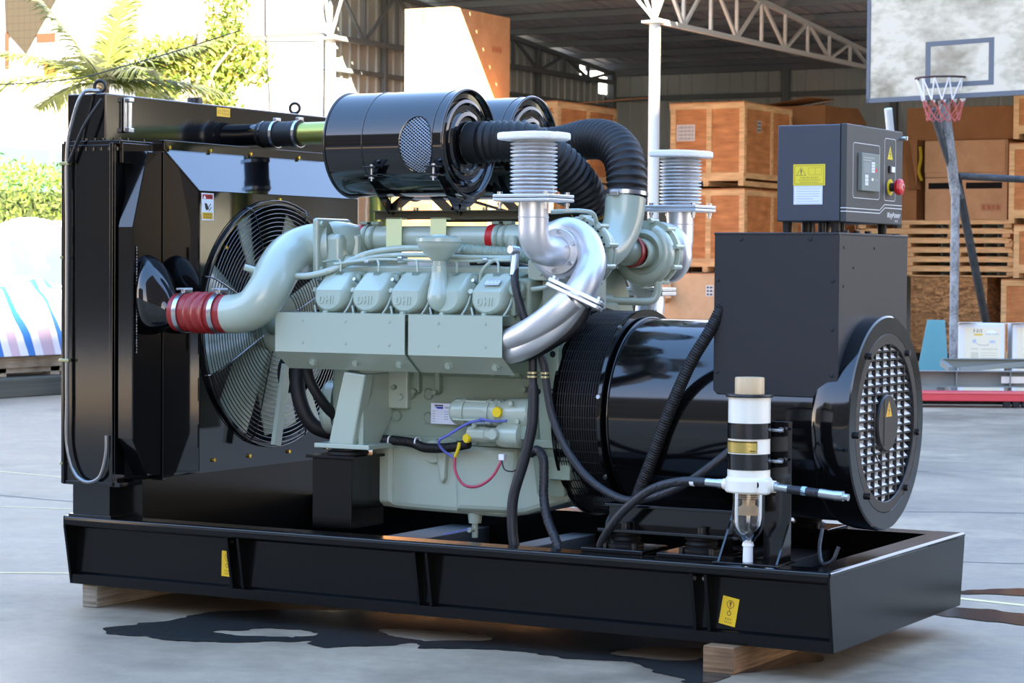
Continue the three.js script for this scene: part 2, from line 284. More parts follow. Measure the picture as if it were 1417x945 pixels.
// ---------------------------------------------------------------- open shed behind: columns, trusses, sheeted walls and roof
const shedSheet = std({ color: 0xb4bcb8, roughness: .55, metalness: .1 }), shedSteel = std({ color: 0x6d7578, roughness: .6 }), whiteSteel = std({ color: 0xdadbd6, roughness: .6 }), roofSheet = std({ color: 0xa4aab0, roughness: .6 });
const XL = -16.55, ZF = -21.25, ZB = -30.72;
{
  const roofY = (z) => 5.98 - .0885 * (-21.2 - z);
  const prof = (w) => { const p = [], n = Math.round(w / .25); for (let i = 0; i < n; i++) { const x = i * .25; p.push([x, 0], [x + .19, 0], [x + .205, .028], [x + .235, .028]); } p.push([w, 0]); return [...p, ...p.map(([x, y]) => [x, y - .003]).reverse()]; };
  const wb = structure(group('wall_back'));
  const W = .75, back = ext('xz', prof(W), 0, 5.2);            // sheet with ribs towards +z
  for (let x = XL; x < 22; x += W) meshAt('panel', back, shedSheet, wb, x, 0, ZB);
  for (const y of [1.6, 2.8, 3.35, 4.55]) mesh('girt', bx(XL, 22, y, y + .09, ZB + .03, ZB + .09, .004), shedSteel, wb);
  mesh('eave_beam', bx(XL, 22, 5.02, 5.22, ZB + .03, ZB + .13, .004), shedSteel, wb);
  for (const x of [XL + .1, -13.0, -10.99, -7.2]) mesh('wall_post', bx(x, x + .12, 0, 5.2, ZB + .03, ZB + .15, .004), shedSteel, wb);
  const wl = structure(group('wall_left'));
  for (let k = 0; k < 13; k++) { const z = ZF - .1 - k * W, h = Math.min(roofY(z - W), k === 11 ? 4.98 : k === 12 ? 4.7 : 9); meshAt('panel', ext('xz', prof(W), 0, h), shedSheet, wl, XL, 0, z, 0, Math.PI / 2, 0); }
  for (const y of [1.5, 2.7, 3.6, 4.42, 4.9]) mesh('girt', bx(XL + .03, XL + .09, y, y + .07, -30.6, ZF, .004), shedSteel, wl);
  for (const z of [-23.0, -25.5, -28]) mesh('wall_post', bx(XL + .03, XL + .11, 0, roofY(z) - .1, z, z + .08, .004), shedSteel, wl);
  // roof
  const rf = structure(group('roof'));
  const roofGeo = ext('xy', prof(.75), 0, Math.hypot(10.1, .0885 * 10.1));
  for (let k = 0; k < 52; k++) {
    meshAt('panel', roofGeo, roofSheet, rf, -16.95 + k * .75, roofY(-31.0) + .1, -31.0, -Math.atan(.0885), 0, 0);
  }
  for (let z = -21.1; z > -30.9; z -= 1.18) mesh('purlin', bx(-16.9, 22, roofY(z) - .02, roofY(z) + .085, z - .03, z + .03, .004), shedSteel, rf);
  mesh('fascia', bx(-16.95, 22, 5.92, 6.06, -20.94, -20.9, .004), roofSheet, rf);
  // trusses
  for (const [x, m] of [[-16.35, shedSteel], [-10.99, whiteSteel], [5.1, whiteSteel], [10.5, whiteSteel]]) {
    const tr = structure(group('truss'));
    mesh('bottom_chord', bar(V(x, 4.9, ZF + .05), V(x, 4.9, ZB + .1), .07, .07), m, tr);
    mesh('top_chord', bar(V(x, roofY(ZF) - .08, ZF + .3), V(x, roofY(ZB) - .08, ZB + .1), .07, .07), m, tr);
    const N = 10, dz = (ZB + .2 - ZF) / N;
    for (let k = 0; k <= N; k++) { const z = ZF + k * dz; mesh('vertical', bar(V(x, 4.9, z), V(x, roofY(z) - .08, z), .045, .045, X), m, tr); }
    for (let k = 0; k < N; k++) { const z0 = ZF + k * dz, z1 = z0 + dz; mesh('diagonal', k % 2 ? bar(V(x, 4.9, z0), V(x, roofY(z1) - .08, z1), .045, .045, X) : bar(V(x, roofY(z0) - .08, z0), V(x, 4.9, z1), .045, .045, X), m, tr); }
  }
  // columns at the open side with their struts
  for (const x of [-16.35, -10.99, 5.1, 10.5]) {
    const c = structure(group('column'));
    mesh('pole', rod(V(x, 0, ZF), V(x, 4.88, ZF), .078, .078, 24), whiteSteel, c);
    mesh('head_plate', [bx(x - .14, x + .14, 4.86, 4.89, ZF - .14, ZF + .14, .004)], whiteSteel, c);
    for (const [dx, dz] of [[-.75, .28], [-.35, .3], [.05, .32], [.55, .3], [.0, -.5]]) mesh('strut', bar(V(x, 4.9, ZF), V(x + dx, 5.86, ZF + dz), .032, .032, X), whiteSteel, c);
  }
  structure(mesh('eave_girder', [bar(V(-16.6, 5.85, ZF + .3), V(22, 5.85, ZF + .3), .07, .09)], whiteSteel));
}
// ---------------------------------------------------------------- crates and cartons in the shed
const plyM = std({ map: T.ply, roughness: .75 }), woodM = std({ map: T.wood, roughness: .75 }), cardM = std({ map: T.card, roughness: .85 }), cardDark = std({ map: T.card, color: 0xd2bca2, roughness: .85 }), osbM = std({ map: T.osb, roughness: .8 }), oldM = std({ map: T.oldwood, roughness: .85 });
plyM.userData.metric = 1.1; woodM.userData.metric = .9; cardM.userData.metric = .9; cardDark.userData.metric = .9; osbM.userData.metric = 1; oldM.userData.metric = 1.2;
const shipTag = label(96, 80, (g, w, h) => { g.fillStyle = '#dcdad4'; g.fillRect(0, 0, w, h); g.strokeStyle = '#77757a'; for (let k = 0; k < 4; k++) { g.lineWidth = 2; scrib(g, 8, 8 + k * 18, 80, 11, 8); } }, .7);
const codeTag = label(64, 64, (g, w, h) => { g.fillStyle = '#cfcdc8'; g.fillRect(0, 0, w, h); g.fillStyle = '#44444a'; for (let k = 0; k < 3; k++) { g.fillRect(8, 8 + k * 20, 18, 11); g.fillRect(34, 8 + k * 20, 22, 11); } }, .7);
const redMark = label(128, 48, (g, w, h) => { g.fillStyle = '#b98e66'; g.fillRect(0, 0, w, h); g.strokeStyle = '#b03a2a'; scrib(g, 8, 10, 112, 28, 4); }, .85);
function woodCrate(lab, grp, x0, x1, y0, y1, z0, z1, o = {}) {   // z0 is the front
  const t = group('wooden_crate', scene, (x0 + x1) / 2, y0, (z0 + z1) / 2), w = x1 - x0, h = y1 - y0, d = z0 - z1, b = o.b ?? .09, f = .12;
  tag(t, lab, 'crate', grp);
  const m = o.m ?? plyM, bm = o.bm ?? woodM;
  mesh('panel', bx(-w / 2 + .02, w / 2 - .02, f, h - .02, d / 2 - .035, d / 2 - .02, 0), m, t); mesh('panel', bx(w / 2 - .035, w / 2 - .02, f, h - .02, -d / 2 + .02, d / 2 - .02, 0), m, t);
  mesh('panel', bx(-w / 2 + .02, -w / 2 + .035, f, h - .02, -d / 2 + .02, d / 2 - .02, 0), m, t); mesh('panel', bx(-w / 2 + .02, w / 2 - .02, f, h - .02, -d / 2 + .02, -d / 2 + .035, 0), m, t);
  mesh('lid', bx(-w / 2, w / 2, h - .02, h, -d / 2, d / 2, .002), m, t);
  const bat = (a0, a1, c0, c1, e0, e1) => mesh('batten', bx(a0, a1, c0, c1, e0, e1, .003), bm, t);
  for (const [q0, q1] of [[f, f + b], [h - .02 - b, h - .02]]) { bat(-w / 2, w / 2, q0, q1, d / 2 - .02, d / 2); bat(w / 2 - .02, w / 2, q0, q1, -d / 2, d / 2 - .02); }
  for (const q of o.mids ?? [-w / 2, 0, w / 2 - b]) bat(q, q + b, f + b, h - .02 - b, d / 2 - .02, d / 2);
  for (const q of o.smids ?? [-d / 2, -b / 2, d / 2 - .02 - b]) bat(w / 2 - .02, w / 2, f + b, h - .02 - b, q, q + b);
  for (const q of [-w / 2, -b / 2, w / 2 - b]) mesh('runner', bx(q, q + b, 0, .08, -d / 2, d / 2, .003), bm, t);
  for (const q of [-d / 2, d / 2 - b]) mesh('base_board', bx(-w / 2, w / 2, .08, f, q, q + b, .003), bm, t);
  if (o.tag) meshAt('paper_label', plate(.32, .26), shipTag, t, o.tag[0], o.tag[1], d / 2 - .015);
  if (o.stag) meshAt('code_label', plate(.16, .18), codeTag, t, w / 2 - .014, o.stag[1], o.stag[0], 0, Math.PI / 2, 0);
  return t;
}
function carton(lab, grp, x0, x1, y0, y1, z0, z1, o = {}) {
  const t = group('cardboard_carton', scene, (x0 + x1) / 2, y0, (z0 + z1) / 2, o.ry ?? 0), w = x1 - x0, h = y1 - y0, d = z0 - z1, m = o.m ?? cardM;
  tag(t, lab, 'carton', grp);
  mesh('carton_body', bx(-w / 2, w / 2, 0, h, -d / 2, d / 2, .006), m, t);
  if (!o.open) { mesh('tape', [bx(-w / 2 - .001, w / 2 + .001, h - .001, h + .001, -.03, .03, 0), bx(w / 2 - .001, w / 2 + .0015, h - .16, h, -.03, .03, 0)], std({ color: 0xc9a874, roughness: .35 }), t); }
  else for (const [g, ...r] of o.open) mesh('flap', g, m, t);
  if (o.tape) mesh('tape', o.tape.map(([a, b]) => bx(a, a + .05, h - b, h, d / 2 - .001, d / 2 + .0015, 0)), std({ color: 0xb89860, roughness: .4 }), t);
  if (o.slots) for (const [a, b, y] of o.slots) mesh('hand_slot', bx(a, b, y, y + .1, d / 2 - .002, d / 2 + .0015, 0), M.void, t);
  if (o.mark) meshAt('red_print', plate(.34, .12), redMark, t, o.mark[0], o.mark[1], d / 2 + .001);
  if (o.smark) meshAt('red_print', plate(.3, .1), redMark, t, w / 2 + .001, o.smark[1], o.smark[0], 0, Math.PI / 2, 0);
  if (o.tag) meshAt('code_label', plate(.12, .16), codeTag, t, o.tag[0], o.tag[1], d / 2 + .001);
  return t;
}
// the sunlit carton at the eave, on two crates
woodCrate('sunlit wooden crate at the bottom of the stack by the left shed column', 'sunlit crates by the left column', -15.5, -13.5, 0, 1.75, -21.15, -23.0);
woodCrate('sunlit wooden crate carrying the tall cardboard carton', 'sunlit crates by the left column', -15.5, -13.5, 1.75, 3.82, -21.15, -23.0);
{
  const p = group('wooden_pallet', scene, -14.6, 3.82, -22.05); tag(p, 'small wooden pallet between the tall sunlit carton and the crate below it', 'pallet');
  for (const z of [-.8, 0, .72]) mesh('runner', bx(-.4, .4, 0, .1, z, z + .1, .003), woodM, p); for (let k = 0; k < 5; k++) mesh('deck_board', bx(-.4 + k * .17, -.28 + k * .17, .1, .13, -.82, .84, .003), woodM, p);
  mesh('steel_corner', bx(.32, .405, .0, .13, -.84, -.6, .003), M.steel, p);
}
carton('tall cardboard carton half lit by the sun under the shed eave', null, -15.0, -14.19, 3.95, 5.24, -21.17, -22.87, { tape: [[-.12, .25], [.2, .12]], smark: [-.45, .78] });
// crates behind the air cleaners
woodCrate('reddish plywood crate topmost behind the rear air cleaner', 'crates behind the air cleaners', -15.25, -14.03, 2.74, 4.08, -24.1, -26.15, { stag: [.25, .6], smids: [-1.02, -.08, .9] });
woodCrate('plywood crate second from the top behind the rear air cleaner', 'crates behind the air cleaners', -15.25, -14.02, 1.45, 2.72, -24.1, -26.1);
woodCrate('plywood crate at the bottom behind the rear air cleaner', 'crates behind the air cleaners', -15.3, -13.98, 0, 1.4, -24.0, -26.1);
{ const b = tag(mesh('loose_board', bar(V(-14.6, 4.1, -25.2), V(-13.9, 4.3, -26.9), .7, .02), cardDark), 'thin loose board lying tilted on the topmost crate behind the air cleaner', 'board'); }
// the three crates right of the white column
woodCrate('plywood crate with a white paper label, topmost right of the white column', 'crates right of the white column', -12.78, -11.5, 2.78, 4.09, -25.5, -27.45, { tag: [-.36, .84], mids: [-.62, .0, .56], smids: [-.975, -.2, .865], stag: [.35, .95] });
woodCrate('plywood crate directly under the one with the white paper label', 'crates right of the white column', -12.8, -11.48, 1.44, 2.74, -25.5, -27.45, { mids: [-.64, .0, .57], smids: [-.975, -.2, .865] });
woodCrate('plywood crate on the floor under two others right of the white column', 'crates right of the white column', -12.75, -11.5, 0, 1.42, -25.5, -27.4);
woodCrate('plain plywood crate on the floor beside the labelled stack', 'crates right of the white column', -11.4, -10.2, 0, 1.45, -25.2, -27.2);
carton('opened cardboard carton with loose flaps on top of the crates behind', null, -12.35, -11.15, 3.2, 4.18, -28.0, -29.2, { m: cardDark, smark: [.2, .4], open: [[bar(V(-.6, .98, .3), V(.6, 1.08, .75), .6, .008)], [bar(V(.58, .98, 0), V(.78, .7, .1), .9, .008)], [bar(V(-.4, .99, -.4), V(.1, 1.12, -.75), .6, .008)]] });
woodCrate('crate on the floor at the back, below the opened carton', null, -12.4, -11.1, 0, 3.2, -28.1, -29.4);
carton('cardboard carton with a white code label beside the rear turbocharger', null, -11.72, -10.72, .55, 1.4, -23.0, -24.0, { tag: [.3, .62], open: [[bar(V(-.5, .85, .3), V(.5, .86, .3), .35, .01)], [bar(V(-.44, .86, .4), V(-.36, .45, .53), .08, .3)]] });
woodCrate('low wooden crate carrying the cardboard carton by the rear turbocharger', null, -11.8, -10.6, 0, .55, -22.95, -24.1);
// right side, behind the basketball stand
carton('wide brown carton topmost behind the basketball net', null, -10.1, -8.2, 3.62, 4.16, -28.95, -30.3, { m: cardDark, ry: .03 });
carton('cardboard carton with its front flap hanging open, under the wide brown one', null, -9.68, -8.3, 3.0, 3.6, -28.7, -30.0, { open: [[bx(-.69, .66, .08, .585, .66, .672, .002)]] });
carton('cardboard carton with two dark hand slots and red print', null, -9.64, -8.27, 2.31, 2.99, -28.6, -30.0, { slots: [[-.63, -.12, .5], [.0, .6, .5]], mark: [.42, .2], m: cardM });
carton('narrow dark carton standing upright at the end of the board stack', null, -10.3, -9.82, 2.31, 3.62, -28.7, -29.7, { m: cardDark, open: [[bar(V(.1, 1.3, .5), V(.22, .5, .55), .3, .01)], [bar(V(-.2, 1.3, .5), V(-.1, .6, .55), .2, .01)]] });
const yl = tag(mesh('yellow_strap', sweep([[-9.75, 3.5, -28.65], [-9.72, 3.3, -28.6], [-9.76, 3.1, -28.62], [-9.7, 2.95, -28.6]], .03, 16, 8), std({ color: 0xb79a1e, roughness: .7 })), 'crumpled yellow strap hanging between the dark and the slotted cartons', 'strap');
{
  const stackGrp = 'pallets stacked under the slotted carton', nm = ['topmost', 'second from the top', 'third from the top', 'third from the bottom', 'second from the bottom', 'lowest'];
  for (let k = 0; k < 6; k++) {
    const y = 1.39 + (5 - k) * .1525, t = group('wooden_pallet', scene, -9.45 + rr(-.06, .06), y, -29.3, rr(-.012, .012)); tag(t, `pale wooden pallet, ${nm[k]} of the stack behind the basketball post`, 'pallet', stackGrp);
    const dj = () => rr(-.11, .11);
    mesh('side_board', bx(-1.33 + dj(), 1.33 + dj(), .085, .128, .71, .745, .003), woodM, t);
    for (let q = 0; q < 6; q++) mesh('deck_board', bx(-1.33 + dj(), 1.33 + dj(), .128, .152, .62 - q * .25, .76 - q * .25, .003), woodM, t);
    for (let q = 0; q < 3; q++) mesh('bottom_board', bx(-1.3 + dj(), 1.32 + dj(), 0, .022, .5 - q * .5, .64 - q * .5, .003), woodM, t);
    for (const x of [-1.3, -.55, .25, 1.16]) mesh('stringer', bx(x, x + .13, .022, .128, -.62, .71, .003), woodM, t);
  }
}
{
  const t = group('chipboard_crate', scene, -9.25, 0, -29.3); tag(t, 'brown strand-board crate on the floor under the stacked pallets', 'crate');
  mesh('panel', bx(-.65, .64, .14, 1.38, .58, .6, .002), osbM, t); mesh('panel', bx(.62, .64, .14, 1.38, -.6, .58, .002), osbM, t); mesh('panel', bx(-.65, -.63, .14, 1.38, -.6, .58, .002), osbM, t); mesh('lid', bx(-.66, .65, 1.37, 1.385, -.62, .61, .002), osbM, t);
  for (const x of [-.6, -.05, .5]) mesh('runner', bx(x, x + .1, 0, .14, -.6, .6, .003), M.blackMatte, t);
}
woodCrate('plywood crate with a small code label right of the strand-board crate', null, -8.32, -7.0, 0, 1.36, -28.5, -30, { mids: [-.66, .57], tag: null });
{ const m = meshAt('code_label', plate(.22, .16), codeTag, scene.children[scene.children.length - 1], .12, .98, .736); }
woodCrate('dark crate standing deep behind the angled post', null, -8.56, -8.34, 0, 1.36, -29.4, -30.3, { m: cardDark, bm: cardDark });
woodCrate('open-framed wooden crate beside the slotted carton', 'framed crates at the right', -8.06, -6.8, 2.24, 3.5, -28.0, -29.4, { mids: [-.63, .5] });
woodCrate('small framed crate resting on the open-framed wooden one', 'framed crates at the right', -8.0, -6.8, 3.56, 4.3, -28.0, -29.4);
woodCrate('framed crate at the far right below the open-framed one', 'framed crates at the right', -8.0, -6.7, 1.38, 2.22, -28.1, -29.5);

// white appliance cartons, blue sheet, grey steel frame and red trolley
{
  const face = (lab, x, z, ry) => {
    const t = group('printed_carton', scene, x, 0, z, ry); tag(t, lab, 'carton', 'white printed cartons');
    const tex = label(256, 512, (g, w, h) => {
      g.fillStyle = '#e3e6ee'; g.fillRect(0, 0, w, h); g.fillStyle = '#ebe4cb'; g.fillRect(22, 26, w - 44, h - 26); g.strokeStyle = '#8d7a66'; scrib(g, 70, 36, 60, 26, 3); g.fillStyle = '#e3bb2e'; g.fillRect(80, 70, 48, 12);
      g.fillStyle = '#f3f4f6'; g.beginPath(); g.ellipse(180, 58, 28, 16, 0, 0, 7); g.fill(); g.strokeStyle = '#6b7fa0'; scrib(g, 146, 66, 76, 10, 8); g.fillStyle = '#b9c2d4'; g.beginPath(); g.ellipse(82, 122, 12, 14, 0, 0, 7); g.fill(); g.beginPath(); g.ellipse(186, 126, 18, 10, 0, 0, 7); g.fill();
      g.strokeStyle = '#8f8f9a'; g.lineWidth = 3; g.beginPath(); g.moveTo(92, 136); g.lineTo(112, 150); g.lineTo(158, 152); g.lineTo(166, 138); g.stroke(); g.strokeStyle = '#9b947c'; scrib(g, 60, 172, 46, 9, 5); scrib(g, 120, 174, 96, 9, 9); g.fillStyle = '#d6d1b8'; g.fillRect(62, 200, 44, 110); g.strokeStyle = '#c2bca2'; g.lineWidth = 3; for (let k = 0; k < 7; k++) { g.beginPath(); g.moveTo(120, 206 + k * 18); g.lineTo(214, 206 + k * 18); g.stroke(); } scrib(g, 60, 340, 150, 12, 14);
    }, .6);
    mesh('carton_body', bx(-.26, .26, 0, .86, -.26, .26, .006), M.white, t); meshAt('printed_face', plate(.515, .85), tex, t, 0, .43, .261);
    mesh('top_flap', [bar(V(-.29, .862, .1), V(-.1, .875, .29), .3, .006)], M.white, t);
    return t;
  };
  face('white carton with yellow and blue print directly behind the basketball post', -5.64, -19.15, .42); face('white carton with yellow print right of the other one by the basketball post', -5.08, -19.4, .42);
  const b = tag(mesh('blue_sheet', [ext('xy', [[-.17, 0], [-.05, .62], [.16, .62], [.2, 0]], -.01, .01, .002).rotateX(-.12).rotateY(.45).translate(-6.2, .272, -19.05)], std({ color: 0x5c989e, roughness: .5, bumpMap: T.bumpFine, bumpScale: .002 })), 'leaning blue painted steel sheet beside the white cartons', 'sheet');
  const bb = group('concrete_block', scene, -6.3, 0, -19.0); tag(bb, 'low grey concrete block carrying the blue sheet', 'block'); mesh('block_body', bx(-.24, .24, 0, .26, -.15, .15, .01), std({ color: 0x83857f, roughness: .9 }), bb); mesh('block_cap', bx(-.22, .22, .25, .262, -.13, .13, .004), std({ color: 0x777a76, roughness: .9 }), bb);
  const fr = group('steel_frame', scene, -5.15, .19, -17.25, .42 + .12); tag(fr, 'grey steel channel frame lying on the red trolley', 'frame');
  const gs = std({ color: 0x848c88, roughness: .6, metalness: .3 });
  mesh('channel', [bx(-.6, 1.3, 0, .012, -.06, .06, .002), bx(-.6, 1.3, .17, .182, -.06, .06, .002), bx(-.6, 1.3, .01, .172, -.06, -.05, .001)], gs, fr); mesh('channel', [bx(-.2, 1.3, .19, .3, -.5, -.44, .003), bx(-.2, 1.3, .29, .3, -.5, -.4, .003)], gs, fr);
  for (const x of [-.6, -.15, .45]) mesh('web_plate', bx(x, x + .012, .012, .17, -.06, .055, .001), gs, fr); mesh('cross_bar', bar(V(-.1, .19, .0), V(.9, .26, -.4), .05, .05), gs, fr); mesh('cross_bar', bar(V(-.2, .25, -.45), V(-.2, .19, 0), .05, .06), gs, fr); mesh('paper_patch', bx(.36, .62, .045, .12, .02, .024, .001), M.cream, fr);
  const rt = group('red_trolley', scene, -5.0, 0, -16.7, .5); tag(rt, 'low red steel trolley with small wheels on the concrete', 'trolley');
  mesh('deck', bx(-.75, 1.3, .07, .165, -.3, .16, .012), std({ color: 0xd0444c, roughness: .45 }), rt); mesh('edge_lip', bx(-.75, 1.3, .15, .172, .15, .17, .004), std({ color: 0xd8686a, roughness: .4 }), rt); mesh('under_rail', bx(-.75, 1.0, .03, .07, -.1, .02, .004), M.blackMatte, rt);
  for (const x of [.42, .52, .62]) mesh('wheel', rod(V(x, .042, .08), V(x, .042, .15), .04, .04, 18), M.blackMatte, rt); for (const x of [-.6]) mesh('wheel', rod(V(x, .042, -.1), V(x, .042, -.02), .04, .04, 18), M.blackMatte, rt);
}

// ---------------------------------------------------------------- basketball stand
{
  const bs = group('basketball_hoop', scene, -5.5, 0, -17.9); tag(bs, 'weathered basketball stand with white backboard and red and white net', 'basketball hoop');
  const at = (x, y, z) => V(x + 5.5, y, z + 17.9);
  const yaw = -.26;                                              // the board's turn
  const board = group('backboard', bs, -.276, 3.245, 2.274, yaw);
  const worn = dataTex(512, 512, (u, v) => { const n = nA(u, v) * 60 + nB(u, v) * 30; return [186 + Math.min(n * 2.4, 14), 178 + Math.min(n * 2.4, 14), 157 + Math.min(n * 2.4, 16)]; });
  mesh('board', bx(.03, 2.3, .03, 1.35, -.03, 0, .003), std({ map: worn, roughness: .6 }), board);
  const edge = std({ color: 0x555d68, roughness: .6 });
  mesh('board_edge', [bx(0, .045, 0, 1.38, -.035, .008, .003), bx(0, 2.3, 0, .05, -.035, .008, .003)], edge, board);
  mesh('target_rectangle', [[.737, .8, .12, .6], [1.5, 1.563, .12, .6], [.8, 1.5, .12, .17], [.8, 1.5, .55, .6]].map(([a, b, c, d]) => bx(a, b, c, d, -.001, .0015, 0)), edge, board);
  const rc = V(-4.86, 3.46, -15.42).sub(V(-5.5, 0, -17.9)), rr0 = .285;
  mesh('rim', ring(rc, Y, rr0, .011, 48, 8), std({ color: 0x3a2422, roughness: .6 }), bs); mesh('rim_bracket', [bar(rc.clone().add(V(.03, -.02, -.25)), rc.clone().add(V(.0, -.06, .0)).add(V(.06, -.02, -.02)).add(V(0, 0, -.3)), .2, .02)], std({ color: 0x6d3a33, roughness: .6 }), bs);
  const rN = (h) => rr0 - (rr0 - .165) * Math.min(1, Math.pow(h / .42, .8)), N = 12, pN = (k, h) => V(rc.x + Math.cos(k / N * 2 * Math.PI) * rN(h), rc.y - h, rc.z + Math.sin(k / N * 2 * Math.PI) * rN(h));
  const wN = [], rd = [];
  for (let k = 0; k < N; k++) { for (const s of [-1, 1]) { wN.push(sweep([pN(k, 0), pN(k + s * .25, .13), pN(k + s * .5, .23)], .0085, 8, 5, false)); rd.push(sweep([pN(k + .5, .23), pN(k + .5 + s * .25, .28), pN(k + .5 + s * .5, .32)], .006, 6, 5, false), sweep([pN(k, .32), pN(k + s * .25, .36), pN(k + s * .5, .4)], .006, 6, 5, false), sweep([pN(k + .5, .4), pN(k + .5 + s * .3, .425), pN(k + .5 + s * .5, .435)], .006, 6, 5, false)); } }
  stuff(mesh('white_net', wN, std({ color: 0xf0f0f4, roughness: .8 }), bs)); stuff(mesh('red_net', rd, std({ color: 0xb4605a, roughness: .8 }), bs));
  const pt = dataTex(256, 256, (u, v) => { const n = nA(u, v) * 90 + nB(u, v) * 70; return [132 + n, 136 + n, 138 + n]; });
  const pm = std({ map: pt, roughness: .6 }), dk = std({ map: pt, color: 0x7c8084, roughness: .6 }); pm.userData.metric = dk.userData.metric = 2;
  const bar2 = (n, a, b, r, m) => mesh(n, rod(at(...a), at(...b), r, r, 16), m, bs);
  bar2('post', [-5.54, 0, -17.88], [-5.54, 2.4, -17.88], .05, pm);
  bar2('arm', [-5.54, 2.35, -17.88], [-5.6, 3.4, -17.6], .06, pm); bar2('arm', [-5.5, 2.3, -17.95], [-5.7, 3.3, -17.5], .04, dk);
  bar2('arm', [-5.6, 3.4, -17.6], [-5.1, 3.75, -16.2], .05, dk);
  bar2('stay', [-5.54, 2.5, -17.95], [-6.22, .0, -21.75], .05, dk); bar2('stay', [-5.75, 3.25, -17.75], [-5.5, 2.3, -17.95], .045, dk); bar2('cross_rail', [-5.52, 2.56, -17.92], [-4.2, 2.5, -18.9], .04, dk); bar2('hanger', [-6.22, 3.32, -17.5], [-6.22, 3.0, -17.6], .045, whiteSteel);
}
// ---------------------------------------------------------------- left background: tarp pile, hedge, palm, creeper, houses
{
  // pallet and tarp on the pavement
  const p = group('wooden_pallet', scene, -15.1, .22, -12.6); tag(p, 'weathered grey pallet under the striped tarpaulin at the kerb', 'pallet');
  for (const x of [-.55, -.0, .5]) mesh('stringer', bx(x, x + .1, .04, .2, -1.6, 1.6, .004), oldM, p);
  for (let k = 0; k < 9; k++) mesh('deck_board', bx(-.6, .62, .2, .235, -1.6 + k * .37, -1.42 + k * .37, .004), oldM, p); mesh('side_board', bx(.6, .63, .1, .225, -1.6, 1.6, .004), oldM, p);
  for (const z of [-1.3, -.35, .55, 1.3]) mesh('foot_block', bx(.48, .6, 0, .1, z, z + .16, .004), oldM, p);
  const stripes = canvasTex(512, 512, (g, w, h) => { g.fillStyle = '#d9d6dc'; g.fillRect(0, 0, w, h); for (let k = 0; k < 8; k++) { g.fillStyle = k % 2 ? '#c4a9b4' : '#2f6fb4'; g.fillRect(k * 64 + (k % 2 ? 4 : 10), 0, k % 2 ? 40 : 26, h); } });
  stripes.wrapS = stripes.wrapT = THREE.RepeatWrapping;
  const mound = (n, w, d, hh, top, mat, seedv) => {
    const g = new THREE.PlaneGeometry(1, 1, 60, 60), q = g.attributes.position, uv = g.attributes.uv, out = [];
    for (let i = 0; i < q.count; i++) {
      const u = q.getX(i) * 2, v = q.getY(i) * 2, e = Math.max(Math.abs(u), Math.abs(v)), s = Math.min(1, (1 - e) / .28), prof = Math.pow(Math.max(0, s), .55);
      const f = fbm(u * 3, v * 3, seedv, 4) * .22 + Math.abs(fbm(u * 2 + v, v * 5, seedv + 3, 3)) * .16;
      q.setXYZ(i, u * w * (.86 + .14 * (1 - prof)) + f * .12, Math.max(0, prof * (hh + top * (1 - Math.abs(v)) + f)), v * d + f * .1); uv.setXY(i, (u * w * .8 + v * d * .6 + f * .3) * .75, v * d - u * w);
    }
    g.setIndex([...g.index.array].map((v, i, a) => a[i - i % 3 + [0, 2, 1][i % 3]])); g.computeVertexNormals(); return g;
  };
  const t = group('tarpaulin', scene, -15.1, .455, -12.6); tag(t, 'crumpled blue, white and pink striped tarpaulin covering the goods on the pallet', 'tarpaulin');
  mesh('sheet', mound('sheet', .72, 1.7, .62, .2, null, 4), std({ map: stripes, roughness: .5, side: THREE.DoubleSide }), t); mesh('goods', bx(-.5, .5, 0, .5, -1.3, 1.3, .05), M.blackMatte, t);
  const t2 = group('white_sheet', scene, -17.15, .2, -15.9); tag(t2, 'white cloth-covered pile behind the striped tarpaulin', 'sheet'); mesh('sheet', mound('sheet', 1.0, 2.0, 1.45, .4, null, 9), std({ color: 0xdedfe0, roughness: .7, side: THREE.DoubleSide }), t2); mesh('goods', bx(-.8, .8, 0, 1.1, -1.6, 1.6, .05), M.cream, t2);
}
function leaves(name, parent, n, place, size, mat, cols) {
  const s = new THREE.Shape(); s.moveTo(0, 0); s.quadraticCurveTo(.32, .35, 0, 1); s.quadraticCurveTo(-.32, .35, 0, 0);
  const g = clean(new THREE.ShapeGeometry(s, 3)), im = new THREE.InstancedMesh(g, mat, n), d = new THREE.Object3D(), c = new THREE.Color();
  for (let i = 0; i < n; i++) { const p = place(i); d.position.copy(p); d.rotation.set(rr(-2, 2), rr(0, 6.28), rr(-1, 1)); d.scale.setScalar(size * rr(.6, 1.3)); d.updateMatrix(); im.setMatrixAt(i, d.matrix); im.setColorAt(i, c.set(cols[Math.floor(rnd() * cols.length)])); }
  im.name = numbered(name); im.castShadow = im.receiveShadow = true; parent.add(im); return stuff(im);
}
const leafM = phys({ color: 0xffffff, roughness: .7, transmission: .35, thickness: 0, side: THREE.DoubleSide });
